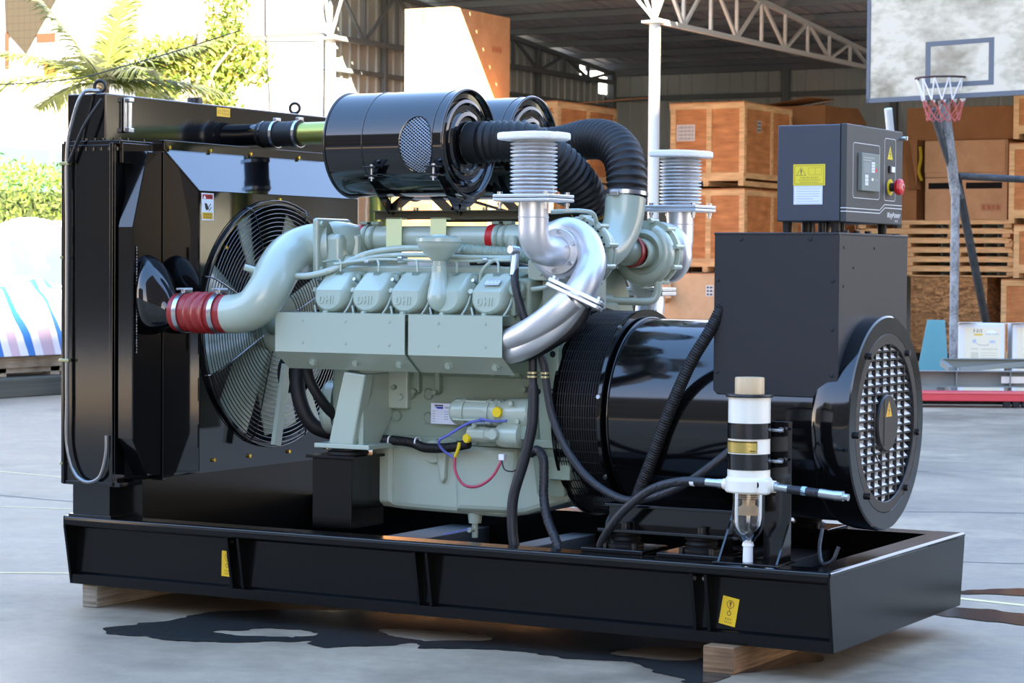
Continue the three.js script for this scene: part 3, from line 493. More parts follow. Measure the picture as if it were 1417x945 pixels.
{
  const h = group('hedge', scene, -18.9, .2, -19.2); tag(h, 'clipped green hedge standing behind the white sheet', 'hedge');
  mesh('hedge_core', bx(-.45, .45, 0, 2.3, -2.6, 3.0, .2), std({ color: 0x33401c, roughness: 1 }), h);
  leaves('foliage', h, 9000, () => { const a = rnd() < .6; const y = rr(.2, 2.5), z = rr(-2.7, 3.1); return V(a ? .45 + rr(-.1, .22) : rr(-.5, .55), a ? y : 2.25 + rr(-.1, .45 + .3 * fbm(z * 2, 3, 1, 2)), z); }, .09, leafM, ['#5c7a1c', '#7d9a2a', '#475f18', '#93a83c', '#6c8420']);
  const gp = group('green_hoarding', scene, -20.2, .2, -19.6); tag(gp, 'pale green sheet hoarding showing above the hedge', 'hoarding'); mesh('hoarding_sheet', bx(-.03, .03, 0, 3.0, -1.2, 1.6, .004), std({ color: 0x4f8a72, roughness: .6 }), gp); for (const z of [-1.1, .2, 1.5]) mesh('post', bx(.03, .09, 0, 3.1, z - .04, z + .04, .004), std({ color: 0x5c7c6c, roughness: .6 }), gp);
  // palm
  const pl = group('palm_tree', scene, -13.7, 0, -12.72); tag(pl, 'palm with arching feathery fronds rising behind the radiator', 'palm');
  mesh('trunk', sweep([[0, 0, 0], [.05, 1.2, .02], [.0, 2.4, 0], [.0, 3.55, 0]], (t, s) => .12 - .05 * t + .008 * Math.abs(Math.sin(s * 30)), 80, 14), oldM, pl);
  const fm = phys({ color: 0x76802a, roughness: .6, transmission: .4, thickness: 0, side: THREE.DoubleSide }), fm2 = phys({ color: 0x525f20, roughness: .6, transmission: .4, thickness: 0, side: THREE.DoubleSide });
  const right = V(.872, 0, -.489), back = V(-.489, 0, -.872);
  const fronds = [[-.75, 1.25, -.2], [-1.1, .62, .25], [.2, 1.25, .35], [.95, .6, -.3], [1.25, .75, .1], [-1.15, .25, -.3], [1.1, .25, .35], [-.1, .5, -.9], [.2, .4, .9], [-.6, .55, .5], [.55, .2, .6], [-.7, .12, .5], [.5, .4, -.5], [.1, .8, .5]];
  fronds.forEach(([a, b, c], k) => {
    const f = group('frond', pl), dir = right.clone().multiplyScalar(a).addScaledVector(Y, b).addScaledVector(back, c), L = 1.15 * dir.length();
    const cv = new THREE.CatmullRomCurve3([0, .33, .66, 1].map((t) => V(0, 3.5, 0).addScaledVector(dir, t * 1.25).add(V(0, -t * t * .4, 0))));
    mesh('rachis', sweep(cv.getPoints(8), (t) => .016 - .011 * t, 24, 6), fm, f);
    const lf = [];
    for (let i = 3; i < 64; i++) { const t = i / 64, p = cv.getPointAt(t), tg = cv.getTangentAt(t), sd = tg.clone().cross(Y).normalize(); for (const s of [-1, 1]) { const l = .5 * Math.sin(Math.PI * Math.min(.98, .15 + t * .8)) * rr(.8, 1.15), e = p.clone().addScaledVector(sd, s * l * .75).addScaledVector(tg, l * .6).add(V(0, -l * rr(.1, .5), 0)), w = tg.clone().multiplyScalar(.013), m = p.clone().lerp(e, .5).add(V(0, .03, 0)); const q = [p.clone().sub(w), m.clone().sub(w), e, m.clone().add(w), p.clone().add(w)]; const g = new THREE.BufferGeometry(); g.setAttribute('position', new THREE.Float32BufferAttribute([0, 1, 4, 1, 3, 4, 1, 2, 3].flatMap((x) => q[x].toArray()), 3)); g.computeVertexNormals(); lf.push(g); } }
    stuff(mesh('leaflets', lf, k % 3 ? fm : fm2, f));
  });
  // creeper-covered tree
  const vt = group('creeper_tree', scene, -15.95, .2, -17.4); tag(vt, 'sunlit tree overgrown with yellow-green creeper before the white houses', 'tree');
  mesh('trunk', [sweep([[.25, 0, 0], [.2, 1.6, 0], [.15, 3.0, .05], [.1, 4.4, 0]], (t) => .12 - .05 * t, 24, 10)], oldM, vt); for (const [a, b] of [[-.8, 4.0], [.7, 4.2], [.3, 5.2], [-.4, 4.6]]) mesh('branch', sweep([[.15, 3.2, .02], [a * .5, (3.4 + b) / 2, .1], [a, b, .05]], (t) => .05 - .035 * t, 16, 8), oldM, vt);
  leaves('foliage', vt, 8000, () => { const k = rnd(); const c = k < .38 ? [.28, rr(2.4, 4.0), .28, .45] : k < .7 ? [.15 + rr(-.9, .75), 4.0 + rr(-.25, .25), .2, .35] : k < .86 ? [-.45, rr(3.3, 4.1), .28, .3] : [.42, rr(4.2, 5.4), .3, .4]; const a = rr(0, 6.28), r = c[2] * Math.sqrt(rnd()) * rr(.7, 1.3); const u = Math.cos(a) * r, v = Math.sin(a) * r; return right.clone().multiplyScalar(c[0] + u).addScaledVector(back, v).add(V(0, c[1] + rr(-.1, .1), 0)); }, .12, leafM, ['#8fa63a', '#a9b84c', '#6f8c2c', '#b8c060', '#5d7a28', '#98823c']);
  // houses
  const hm = std({ color: 0xd9d6ce, roughness: .9 }), br = std({ color: 0x5a3a22, roughness: .7 });
  const a = group('house', scene, -30, 0, -28.5); tag(a, 'sunlit white house with brown windows behind the palm', 'house');
  mesh('wall', bx(-12, 7.4, 0, 9, -2, 1.5, .02), hm, a);
  const tiles = std({ color: 0x2a251d, roughness: .8 }); { const q = ext('xy', [[2.2, 6.9], [3.75, 6.9], [2.75, 5.55], [2.25, 6.0]].reverse(), 1.5, 1.53); mesh('tile_panel', q, std({ map: rep(dataTex(64, 64, (u, v) => (u < .06 || v < .06 ? 60 : 86)), 1, 1), color: 0xb0a078, roughness: .8 }), a); const uv = a.children[a.children.length - 1].geometry.attributes.uv; for (let i = 0; i < uv.count; i++) uv.setXY(i, uv.getX(i) * 7, uv.getY(i) * 7); }
  for (const [n, x0, x1, y0, y1, m] of [['window_frame', 2.22, 2.32, 5.28, 5.99, br], ['window', 3.2, 3.5, 5.1, 5.42, std({ color: 0x8a5a12, roughness: .6 })], ['lintel', 3.02, 3.48, 5.76, 5.93, br], ['lintel', 6.45, 7.25, 5.98, 6.12, br], ['window', 6.62, 7.05, 4.86, 5.18, std({ color: 0x31456e, roughness: .3 })]]) mesh(n, bx(x0, x1, y0, y1, 1.46, 1.53, .004), m, a);
  const b = group('house', scene, -19.9, 0, -25.2); tag(b, 'plain sunlit white building between the creeper tree and the shed', 'house'); mesh('wall', bx(-2.6, 2.9, 0, 9, -3, .8, .02), hm, b); mesh('ledge', bx(-2.6, 2.9, 5.35, 5.42, .8, .88, .01), hm, b); mesh('lamp_bracket', [rod(V(1.3, 3.7, .8), V(1.3, 3.7, 1.0), .02), rod(V(1.3, 3.62, .98), V(1.3, 3.82, .98), .03)], shedSteel, b);
  // wires
  const w1 = tag(mesh('overhead_wire', sweep([[-12.247, 3.118, -8.205], [-11.542, 3.122, -8.615], [-10.911, 3.187, -8.984], [-10.624, 3.276, -9.148], [-10.222, 3.412, -9.377], [-9.623, 3.626, -9.681]], .006, 60, 6), M.cable), 'thin dark wire sagging across behind the palm fronds', 'wire');
  const up = group('utility_pole', scene, -16.22, 0, -19.45); tag(up, 'thin grey utility pole with a drooping cable beside the creeper tree', 'pole'); mesh('pole', rod(V(0, 0, 0), V(-.06, 6.5, 0), .028, .022, 10), std({ color: 0x8d8d8a, roughness: .7 }), up); mesh('cable', sweep([[.03, 3.0, .03], [.06, 3.7, .03], [-.01, 4.7, .03], [-.03, 5.5, .02]], .014, 40, 6), M.cable, up);
  const br2 = group('conduit_rail', scene, -16.6, 4.84, -21.0); tag(br2, 'short grey pipe rail fixed to the head of the left shed column', 'pipe'); mesh('rail', rod(V(-.9, .02, .1), V(.2, 0, -.1), .03, .03, 10), shedSteel, br2); mesh('clip', bx(.1, .2, -.1, .05, -.14, -.04, .01), shedSteel, br2);
}
// ---------------------------------------------------------------- timbers under the skid
{
  const tm = (lab, x, w, z0, z1, h, m) => { const t = mesh('timber', bx(-w / 2, w / 2, 0, h, 0, z0 - z1, .006), m); t.position.set(x, 0, z1); return tag(t, lab, 'timber'); };
  tm('grey weathered square timber under the radiator end of the skid', -3.405, .08, -.06, -1.44, .1, oldM);
  tm('pale wooden timber under the alternator end of the skid', -.42, .125, .02, -1.52, .1, Object.assign(std({ map: T.oldwood, color: 0xe0c0a0, roughness: .85 }), { userData: { metric: 1.5 } }));
}
// ================================================================ THE GENERATOR SET
const gen = group('generator_set');
tag(gen, 'large black and grey-green diesel generator set on a black steel skid', 'generator');
const ZC = -0.75;                                                    // its centre line

// ---------------------------------------------------------------- skid
{
  const skid = group('skid_frame', gen);
  const prof = (s, z0) => [[0, .394], [0, .36], [-.006, .354], [-.012, .36], [-.06, .352], [-.074, .34], [-.074, .15], [-.062, .142], [-.045, .14], [-.045, .1], [-.125, .1], [-.125, .394]].map(([z, y]) => [z0 + s * z, y]);
  const rail = (s, z0) => ext('zy', s > 0 ? prof(s, z0) : prof(s, z0).reverse(), -3.49, -.004, .003);
  mesh('side_rail', [rail(1, 0), ], M.blackSkid, skid);
  mesh('rail_lip', sweep([[-3.49, .3845, -.0085], [-.004, .3845, -.0085]], .0115, 2, 16), M.blackSmooth, skid);
  mesh('side_rail', rail(-1, -1.5), M.blackSkid, skid);
  const endPts = [[0, .394], [-1.5, .394], [-1.5, .35], [-1.455, .1], [-.045, .1], [0, .35]];
  for (const [x0, x1] of [[-3.5, -3.488], [-.012, 0]]) mesh('end_plate', ext('zy', endPts.slice().reverse(), x0, x1, .002), M.blackSkid, skid);
  mesh('end_flange', [bx(-.12, 0, .382, .396, -1.497, -.003, .004)], M.blackSkid, skid);
  mesh('rail_lip', sweep([[-.008, .386, -.004], [-.008, .386, -1.496]], .0115, 2, 16), M.blackSmooth, skid);
  mesh('end_flange', [bx(-3.5, -3.38, .382, .396, -1.497, -.003, .004)], M.blackSkid, skid);
  mesh('skid_floor', bx(-3.48, -.02, .13, .15, -1.4, -.1, .002), M.blackMatte, skid);
  for (const x of [-2.645, -1.74, -.545]) for (const z of [-.006, -1.494]) {
    const s = z > -.5 ? 1 : -1;
    mesh('stiffener', [ext('zy', (s > 0 ? [[z, .358], [z - .07, .358], [z - .07, .142], [z - .042, .142]] : [[z, .358], [z + .07, .358], [z + .07, .142], [z + .042, .142]].reverse()), x - .006, x + .006, .001),
      ext('zy', (s > 0 ? [[z, .358], [z - .07, .358], [z - .07, .142], [z - .042, .142]] : [[z, .358], [z + .07, .358], [z + .07, .142], [z + .042, .142]].reverse()), x + .05, x + .062, .001)], M.blackSkid, skid);
  }
  for (const [x, w] of [[-2.28, .2], [-1.7, .12], [-.86, .16], [-.62, .16]]) mesh('cross_member', bx(x - w / 2, x + w / 2, .15, .3, -1.4, -.1, .004), M.blackMatte, skid);
  mesh('baffle', bx(-3.27, -3.15, .15, .56, -1.42, -.1, .002), M.blackSkid, skid);
  // lifting stickers
  const lift = label(96, 150, (g, w, h) => {
    g.fillStyle = '#e2b81e'; g.fillRect(0, 0, w, h); g.strokeStyle = g.fillStyle = '#6b4c10'; g.lineWidth = 4;
    g.beginPath(); g.arc(50, 38, 20, 0, 7); g.stroke(); g.fillRect(46, 30, 8, 20); g.beginPath(); g.moveTo(50, 20); g.lineTo(60, 34); g.lineTo(40, 34); g.fill();
    g.beginPath(); g.moveTo(50, 58); g.lineTo(50, 74); g.stroke(); g.beginPath(); g.arc(50, 86, 11, 0, 7); g.stroke();
    scrib(g, 28, 110, 44, 13, 3); scrib(g, 28, 129, 46, 9, 6);
  });
  meshAt('lifting_sticker', plate(.066, .105), lift, skid, -.42, .217, -.0725, 0, 0, -.17);
  meshAt('lifting_sticker', plate(.052, .106), lift, skid, -2.688, .236, -.0725, 0, 0, -.02);
  bolts(skid, M.steel, [[-2.62, .33, -.073], [-.52, .33, -.073]], V(0, 0, 1), .008, .006, 'rail_bolt');
}

// ---------------------------------------------------------------- radiator
{
  const rad = group('radiator', gen);
  const Z0 = 0, Z1 = -1.75;
  mesh('header_tank', bx(-3.505, -3.298, 1.995, 2.197, Z0 - .03, Z1, .006), M.black, rad);
  mesh('tank_flange', bx(-3.505, -3.2, 1.978, 1.996, Z0 - .005, Z1, .003), M.black, rad);
  mesh('side_frame', [bx(-3.5, -3.22, .545, 1.978, Z0 - .02, Z0, .003), bx(-3.5, -3.485, .535, 1.985, Z0 - .09, Z0 + .014, .003), bx(-3.24, -3.222, .535, 1.985, Z0 - .07, Z0 + .014, .003)], M.black, rad);
  mesh('side_frame', bx(-3.5, -3.22, .545, 1.978, Z1, Z1 + .02, .003), M.black, rad);
  mesh('core', bx(-3.47, -3.23, .56, 1.97, Z0 - .03, Z1 + .03, 0), M.blackMatte, rad);
  mesh('core_flange', [bx(-3.215, -3.195, 1.9, 1.985, Z0 - .02, Z1, .003), bx(-3.5, -3.19, .532, .55, Z0 + .005, Z1, .003)], M.black, rad);
  for (const z of [-.12, -1.4]) mesh('foot', [bx(-3.46, -3.26, .395, .535, z - .1, z + .105, .004), bx(-3.475, -3.245, .394, .406, z - .12, z + .115, .002)], M.black, rad);
  // shroud: box whose top slopes towards the fan
  const xb = -3.19, xm = -3.12, xf = -2.93, za = -.2, zb = -1.42;
  const tri = (pts) => { const g = new THREE.BufferGeometry(), p = []; for (let i = 1; i < pts.length - 1; i++) p.push(...pts[0], ...pts[i], ...pts[i + 1]); g.setAttribute('position', new THREE.Float32BufferAttribute(p, 3)); g.computeVertexNormals(); return clean(g); };
  const faceHole = circle(.525, -.75, 1.215);
  mesh('shroud_face', ext('zy', [[za, .6], [za, 1.785], [zb, 1.785], [zb, .6]].reverse(), xf - .006, xf, 0, [faceHole]), M.blackSmooth, rad);
  mesh('shroud_top', ext('xy', [[xm, 1.967], [xf, 1.787], [xf - .008, 1.782], [xm - .004, 1.96]].reverse(), zb, za, 0), M.blackSmooth, rad);
  mesh('shroud_side', ext('xy', [[xm, 1.967], [xf, 1.787], [xf, .6], [xm, .56]].reverse(), za - .006, za, .001), M.blackSmooth, rad);
  mesh('shroud_side', ext('xy', [[xm, 1.967], [xf, 1.787], [xf, .6], [xm, .56]].reverse(), zb, zb + .006, .001), M.blackSmooth, rad);
  mesh('shroud_flange', [bx(xm - .06, xm + .004, 1.955, 2.004, za, zb, .002), bx(xm - .075, xm, .55, 1.99, za - .02, za, .002)], M.black, rad);
  mesh('shroud_bottom', bx(xm, xf, .59, .6, za, zb, 0), M.blackSmooth, rad);
  mesh('fan_ring', lathe([[.525, 0], [.525, .012], [.545, .012], [.545, 0]], V(xf - .002, 1.215, -.75), V(1, 0, 0), 72), M.black, rad);
  // charge air side tank with its horn
  const tank = group('charge_air_tank', gen);
  mesh('tank_body', [ext('zy', [[0, .74], [0, 1.63], [-.1, 1.952], [-.195, 1.952], [-.195, .575], [-.1, .575]].reverse(), -3.205, -3.125, .004)], M.black, tank);
  mesh('tank_body', [ext('zy', [[-1.44, .575], [-1.44, 1.952], [-1.62, 1.952], [-1.62, .575]].reverse(), -3.205, -3.125, .004)], M.black, tank);
  {
    // horn: from a tall oval on the tank's face to the round outlet pipe
    const N = 16, Mv = 28, pos = [], idx = [];
    for (let i = 0; i <= N; i++) {
      const t = i / N, e = Math.pow(t, 1.7), cx = -3.125 + .15 * t, cz = -.1, hy = .175 * (1 - e) + .054 * e, hz = (.082 + .05 * Math.sin(Math.PI * Math.min(1, t * 1.15))) * (1 - e) + .054 * e, cy = 1.34 + (1.274 - 1.34) * e;
      for (let j = 0; j <= Mv; j++) { const a = j / Mv * 2 * Math.PI; pos.push(cx, cy + Math.sin(a) * hy * (Math.sin(a) > 0 ? 1 : .95), cz + Math.cos(a) * hz); if (i < N && j < Mv) { const k = i * (Mv + 1) + j; idx.push(k, k + Mv + 1, k + 1, k + 1, k + Mv + 1, k + Mv + 2); } }
    }
    const g = new THREE.BufferGeometry(); g.setAttribute('position', new THREE.Float32BufferAttribute(pos, 3)); g.setIndex(idx); g.computeVertexNormals();
    mesh('outlet_horn', g, M.blackSmooth, tank);
  }
  mesh('outlet_pipe', rod(V(-3.0, 1.274, -.1), V(-2.9, 1.274, -.1), .056, .056, 28), M.blackSmooth, tank);
  mesh('weld_seam', sweep([[-3.121, 1.1, -.022], [-3.121, 1.55, -.022]], (t, s) => .004 + .0015 * Math.sin(s * 500), 200, 6), M.black, tank);
  // fittings
  bolts(rad, M.brass, [[-3.194, 1.945, -.14], [xm + .002, 1.973, -.23], [xm + .002, 1.973, -.52], [xm + .002, 1.973, -.82], [xm + .002, 1.973, -1.2], [xf, 1.765, -.78], [xf, 1.55, -.38], [xf, .64, -.56], [xf, .64, -.86], [xf, .64, -1.16], [xf, .64, -.3]], V(1, 0, 0), .0085, .01);
  bolts(rad, M.zinc, [[-3.493, 1.5, .014], [-3.493, 1.06, .014], [-3.493, .62, .014], [-3.493, 1.8, .014]], V(0, 0, 1), .0075, .008);
  for (let k = 0; k < 7; k++) mesh('flange_bolt', [bolt(V(-3.47 + k * .045, 1.996, .002 - .012), Y, .008, .01), bolt(V(-3.46 + k * .042, 1.966, .0), V(0, -1, 0), .008, .014)], M.black, rad);
  for (let k = 0; k < 14; k++) mesh('flange_bolt', bolt(V(-3.215, 1.996, -.08 - k * .11), Y, .008, .012), M.black, rad);
  for (const z of [-.1, -1.56]) {
    const e = mesh('lifting_eye', [ring(V(-3.385, 2.232, z), V(0, 0, 1).applyAxisAngle(Y, .35), .024, .0075, 36, 12), lathe([[.001, 0], [.02, 0], [.018, .012], [.009, .02], [.001, .02]], V(-3.385, 2.192, z), Y, 20), bolt(V(-3.385, 2.197, z), V(0, -1, 0), .013, .04)], M.blackSatin, rad);
  }
  mesh('level_gauge', [bx(-3.297, -3.287, 2.04, 2.185, -.185, -.145, .004)], M.steel, rad);
  mesh('gauge_glass', [lathe([[.001, 0], [.012, 0], [.012, .11], [.001, .11]], V(-3.277, 2.057, -.165), Y, 16)], M.clear, rad);
  mesh('gauge_end', [bx(-3.295, -3.262, 2.165, 2.185, -.182, -.148, .005)], M.steel, rad); mesh('gauge_end', bx(-3.295, -3.262, 2.035, 2.057, -.182, -.148, .005), M.steel, rad);
  mesh('filler_cap', lathe([[.001, .03], [.034, .03], [.036, .022], [.036, 0], [.001, 0]], V(-3.38, 2.197, -.76), Y, 24), M.blackSatin, rad);
  mesh('vent_pipe', sweep([[-3.36, 2.21, -.06], [-3.385, 2.2, .005], [-3.44, 2.06, .02], [-3.458, 1.98, .022], [-3.46, 1.6, .022], [-3.46, .9, .022], [-3.455, .68, .022], [-3.41, .575, .022], [-3.35, .548, .022], [-3.285, .57, .022], [-3.25, .66, .022], [-3.245, .75, .022]], .0085, 90, 10), M.darkSteel, rad);
  mesh('overflow_pipe', sweep([[-3.3, 2.17, -.01], [-3.37, 2.06, .018], [-3.43, 1.94, .024], [-3.45, 1.9, .026]], .0075, 24, 10), M.blackSatin, rad);
  mesh('pipe_clip', bx(-3.5, -3.445, 1.893, 1.907, .012, .032, .003), M.zinc, rad); mesh('pipe_clip', bx(-3.5, -3.445, 1.055, 1.069, .012, .032, .003), M.zinc, rad);
  const st = label(64, 128, (g, w, h) => {
    g.fillStyle = '#eef0f0'; g.fillRect(0, 0, w, h); g.fillStyle = '#b5261c'; g.fillRect(5, 6, w - 10, 22); g.fillStyle = '#e0ad1a'; g.fillRect(5, 92, w - 10, 30);
    g.fillStyle = '#fff'; g.beginPath(); g.moveTo(16, 9); g.lineTo(24, 26); g.lineTo(8, 26); g.fill(); scrib(g, 29, 11, 26, 12, 2);
    g.fillStyle = '#15181a'; g.beginPath(); g.moveTo(16, 46); g.lineTo(28, 50); g.lineTo(40, 74); g.lineTo(26, 82); g.lineTo(20, 72); g.fill(); g.strokeStyle = '#555b60'; g.lineWidth = 4; g.beginPath(); g.moveTo(38, 66); g.lineTo(48, 50); g.moveTo(38, 84); g.lineTo(52, 66); g.stroke();
    g.strokeStyle = '#5a3d06'; scrib(g, 12, 96, 40, 9, 4); scrib(g, 12, 110, 40, 9, 4);
  });
  meshAt('hand_warning_sticker', plate(.085, .115), st, rad, xf + .001, 1.72, -.255, 0, Math.PI / 2, 0);
  const ty = label(128, 64, (g, w, h) => { g.fillStyle = '#d9ae12'; g.fillRect(0, 0, w, h); g.strokeStyle = g.fillStyle = '#6b4d05'; g.lineWidth = 3; g.beginPath(); g.arc(24, 32, 12, 0, 7); g.stroke(); scrib(g, 46, 12, 70, 16, 4); scrib(g, 46, 36, 70, 16, 4); });
  meshAt('yellow_warning_sticker', plate(.1, .04), ty, rad, -3.297, 2.167, -.865, 0, Math.PI / 2, 0);

  // guard and fan
  const guard = group('fan_guard', gen), gx = xf + .03, gc = V(gx, 1.215, -.75), ax = V(1, 0, 0);
  for (let k = 0; k < 22; k++) mesh('guard_ring', ring(gc.clone().add(V(k < 1 ? -.012 : 0, 0, 0)), ax, .545 - k * .019, .0024, 72, 5), M.guardWire, guard);
  for (let k = 0; k < 8; k++) {
    const a = k * Math.PI / 4 + .39, c = Math.cos(a), s = Math.sin(a);
    mesh('guard_spoke', sweep([[gx - .003, 1.215 + s * .13, -.75 + c * .13], [gx - .003, 1.215 + s * .54, -.75 + c * .54], [gx - .03, 1.215 + s * .55, -.75 + c * .55]], .0034, 20, 6), M.guardWire, guard);
  }
  const fan = group('cooling_fan', gen);
  for (let k = 0; k < 8; k++) {
    const a = k * Math.PI / 4 + .3, g = new THREE.BoxGeometry(.008, .39, .155, 1, 12, 4), p = g.attributes.position;
    for (let i = 0; i < p.count; i++) { // twist and camber
      const y = p.getY(i), z = p.getZ(i), tw = .62 - .35 * (y + .195) / .39, x = p.getX(i) + .012 * (1 - (z / .08) ** 2), zz = z * (.85 + .35 * (y + .195) / .39);
      p.setXYZ(i, x * Math.cos(tw) + zz * Math.sin(tw), y + .305, -x * Math.sin(tw) + zz * Math.cos(tw));
    }
    g.computeVertexNormals();
    mesh('fan_blade', clean(g).rotateX(a).translate(xf - .07, 1.215, -.75), M.green, fan);
  }
  mesh('fan_hub', lathe([[.001, .06], [.07, .06], [.11, .04], [.11, -.04], [.001, -.04]], V(xf - .07, 1.215, -.75), ax, 32), M.greenCast, fan);
  mesh('fan_belt_pulley', lathe([[.001, 0], [.09, 0], [.09, .02], [.075, .03], [.09, .04], [.09, .06], [.001, .06]], V(xf + .08, 1.0, -.75), ax, 32), M.blackSatin, fan);
  for (const [y0, z0, y1, z1] of [[1.04, -.66, .69, -.58], [1.02, -.75, .74, -.9]]) mesh('fan_strut', bar(V(-2.8, y0, z0), V(-2.8, y1, z1), .05, .02, X), M.green, fan);
  mesh('fan_shaft', rod(V(xf - .03, 1.215, -.75), V(-2.5, 1.215, -.75), .05, .05, 20), M.greenCast, fan);

  // coolant pipe from the thermostat to the tank, black hose with clamps
  const cp = group('coolant_pipe', gen);
  const cy = 2.072, cz = -1.02;
  mesh('metal_pipe', [sweep([[-3.0, cy, cz], [-2.75, cy, cz], [-2.6, cy - .01, cz], [-2.555, cy - .08, cz], [-2.55, 1.9, cz], [-2.55, 1.6, cz]], .05, 60, 22)], M.iridescent, cp);
  mesh('rubber_hose', sweep([[-3.2, cy, cz], [-3.02, cy, cz], [-2.97, cy, cz]], (t) => .057 + .003 * (Math.sin(t * 9) > .6), 20, 22), M.rubber, cp);
  mesh('tank_stub', lathe([[.05, 0], [.05, .12], [.062, .12], [.062, .13], [.05, .13], [.05, .17]], V(-3.3, cy, cz), V(1, 0, 0), 24), M.blackSmooth, cp);
  for (const x of [-3.11, -2.985]) mesh('hose_clamp', [band(V(x, cy, cz), V(1, 0, 0), .06, .014), bx(x - .009, x + .009, cy + .06, cy + .074, cz - .02, cz + .02, .002)], M.steel, cp);
}

// ---------------------------------------------------------------- red hose and intake pipe
{
  const rh = group('charge_air_hose', gen), a = V(1, 0, 0);
  const R = (s) => .08 + (s > .085 && s < .185 ? .008 * Math.pow(Math.abs(Math.sin((s - .085) / .1 * Math.PI * 2.5 + .4)), .6) : 0);
  mesh('red_rubber_hose', sweep([[-2.965, 1.274, -.1], [-2.83, 1.274, -.1], [-2.69, 1.27, -.1]], (t, s) => R(s), 90, 32), M.red, rh);
  for (const x of [-2.925, -2.745]) {
    const c = mesh('hose_clamp', [band(V(x, 1.274, -.1), a, .0835, .022, .003), bx(x - .011, x + .011, 1.355, 1.372, -.135, -.08, .003), rod(V(x - .006, 1.372, -.15), V(x - .006, 1.372, -.05), .005)], M.steel, rh);
  }
  const ip = group('intake_pipe', gen);
  mesh('cast_bend', sweep([[-2.7, 1.27, -.1], [-2.64, 1.275, -.1], [-2.575, 1.3, -.105], [-2.53, 1.37, -.135], [-2.53, 1.455, -.21], [-2.55, 1.52, -.34], [-2.51, 1.55, -.42], [-2.44, 1.555, -.455]], (t) => .081 + .02 * t, 80, 32), M.green, ip);
  mesh('bend_flange', [bx(-2.45, -2.42, 1.435, 1.672, -.59, -.335, .012)], M.green, ip);
  bolts(ip, M.green, [[-2.421, 1.648, -.36], [-2.421, 1.648, -.57], [-2.421, 1.458, -.36], [-2.421, 1.458, -.57]], a, .013, .014);
  mesh('casting_boss', [rod(V(-2.6, 1.45, -.15), V(-2.64, 1.465, -.12), .014)], M.green, ip);
}
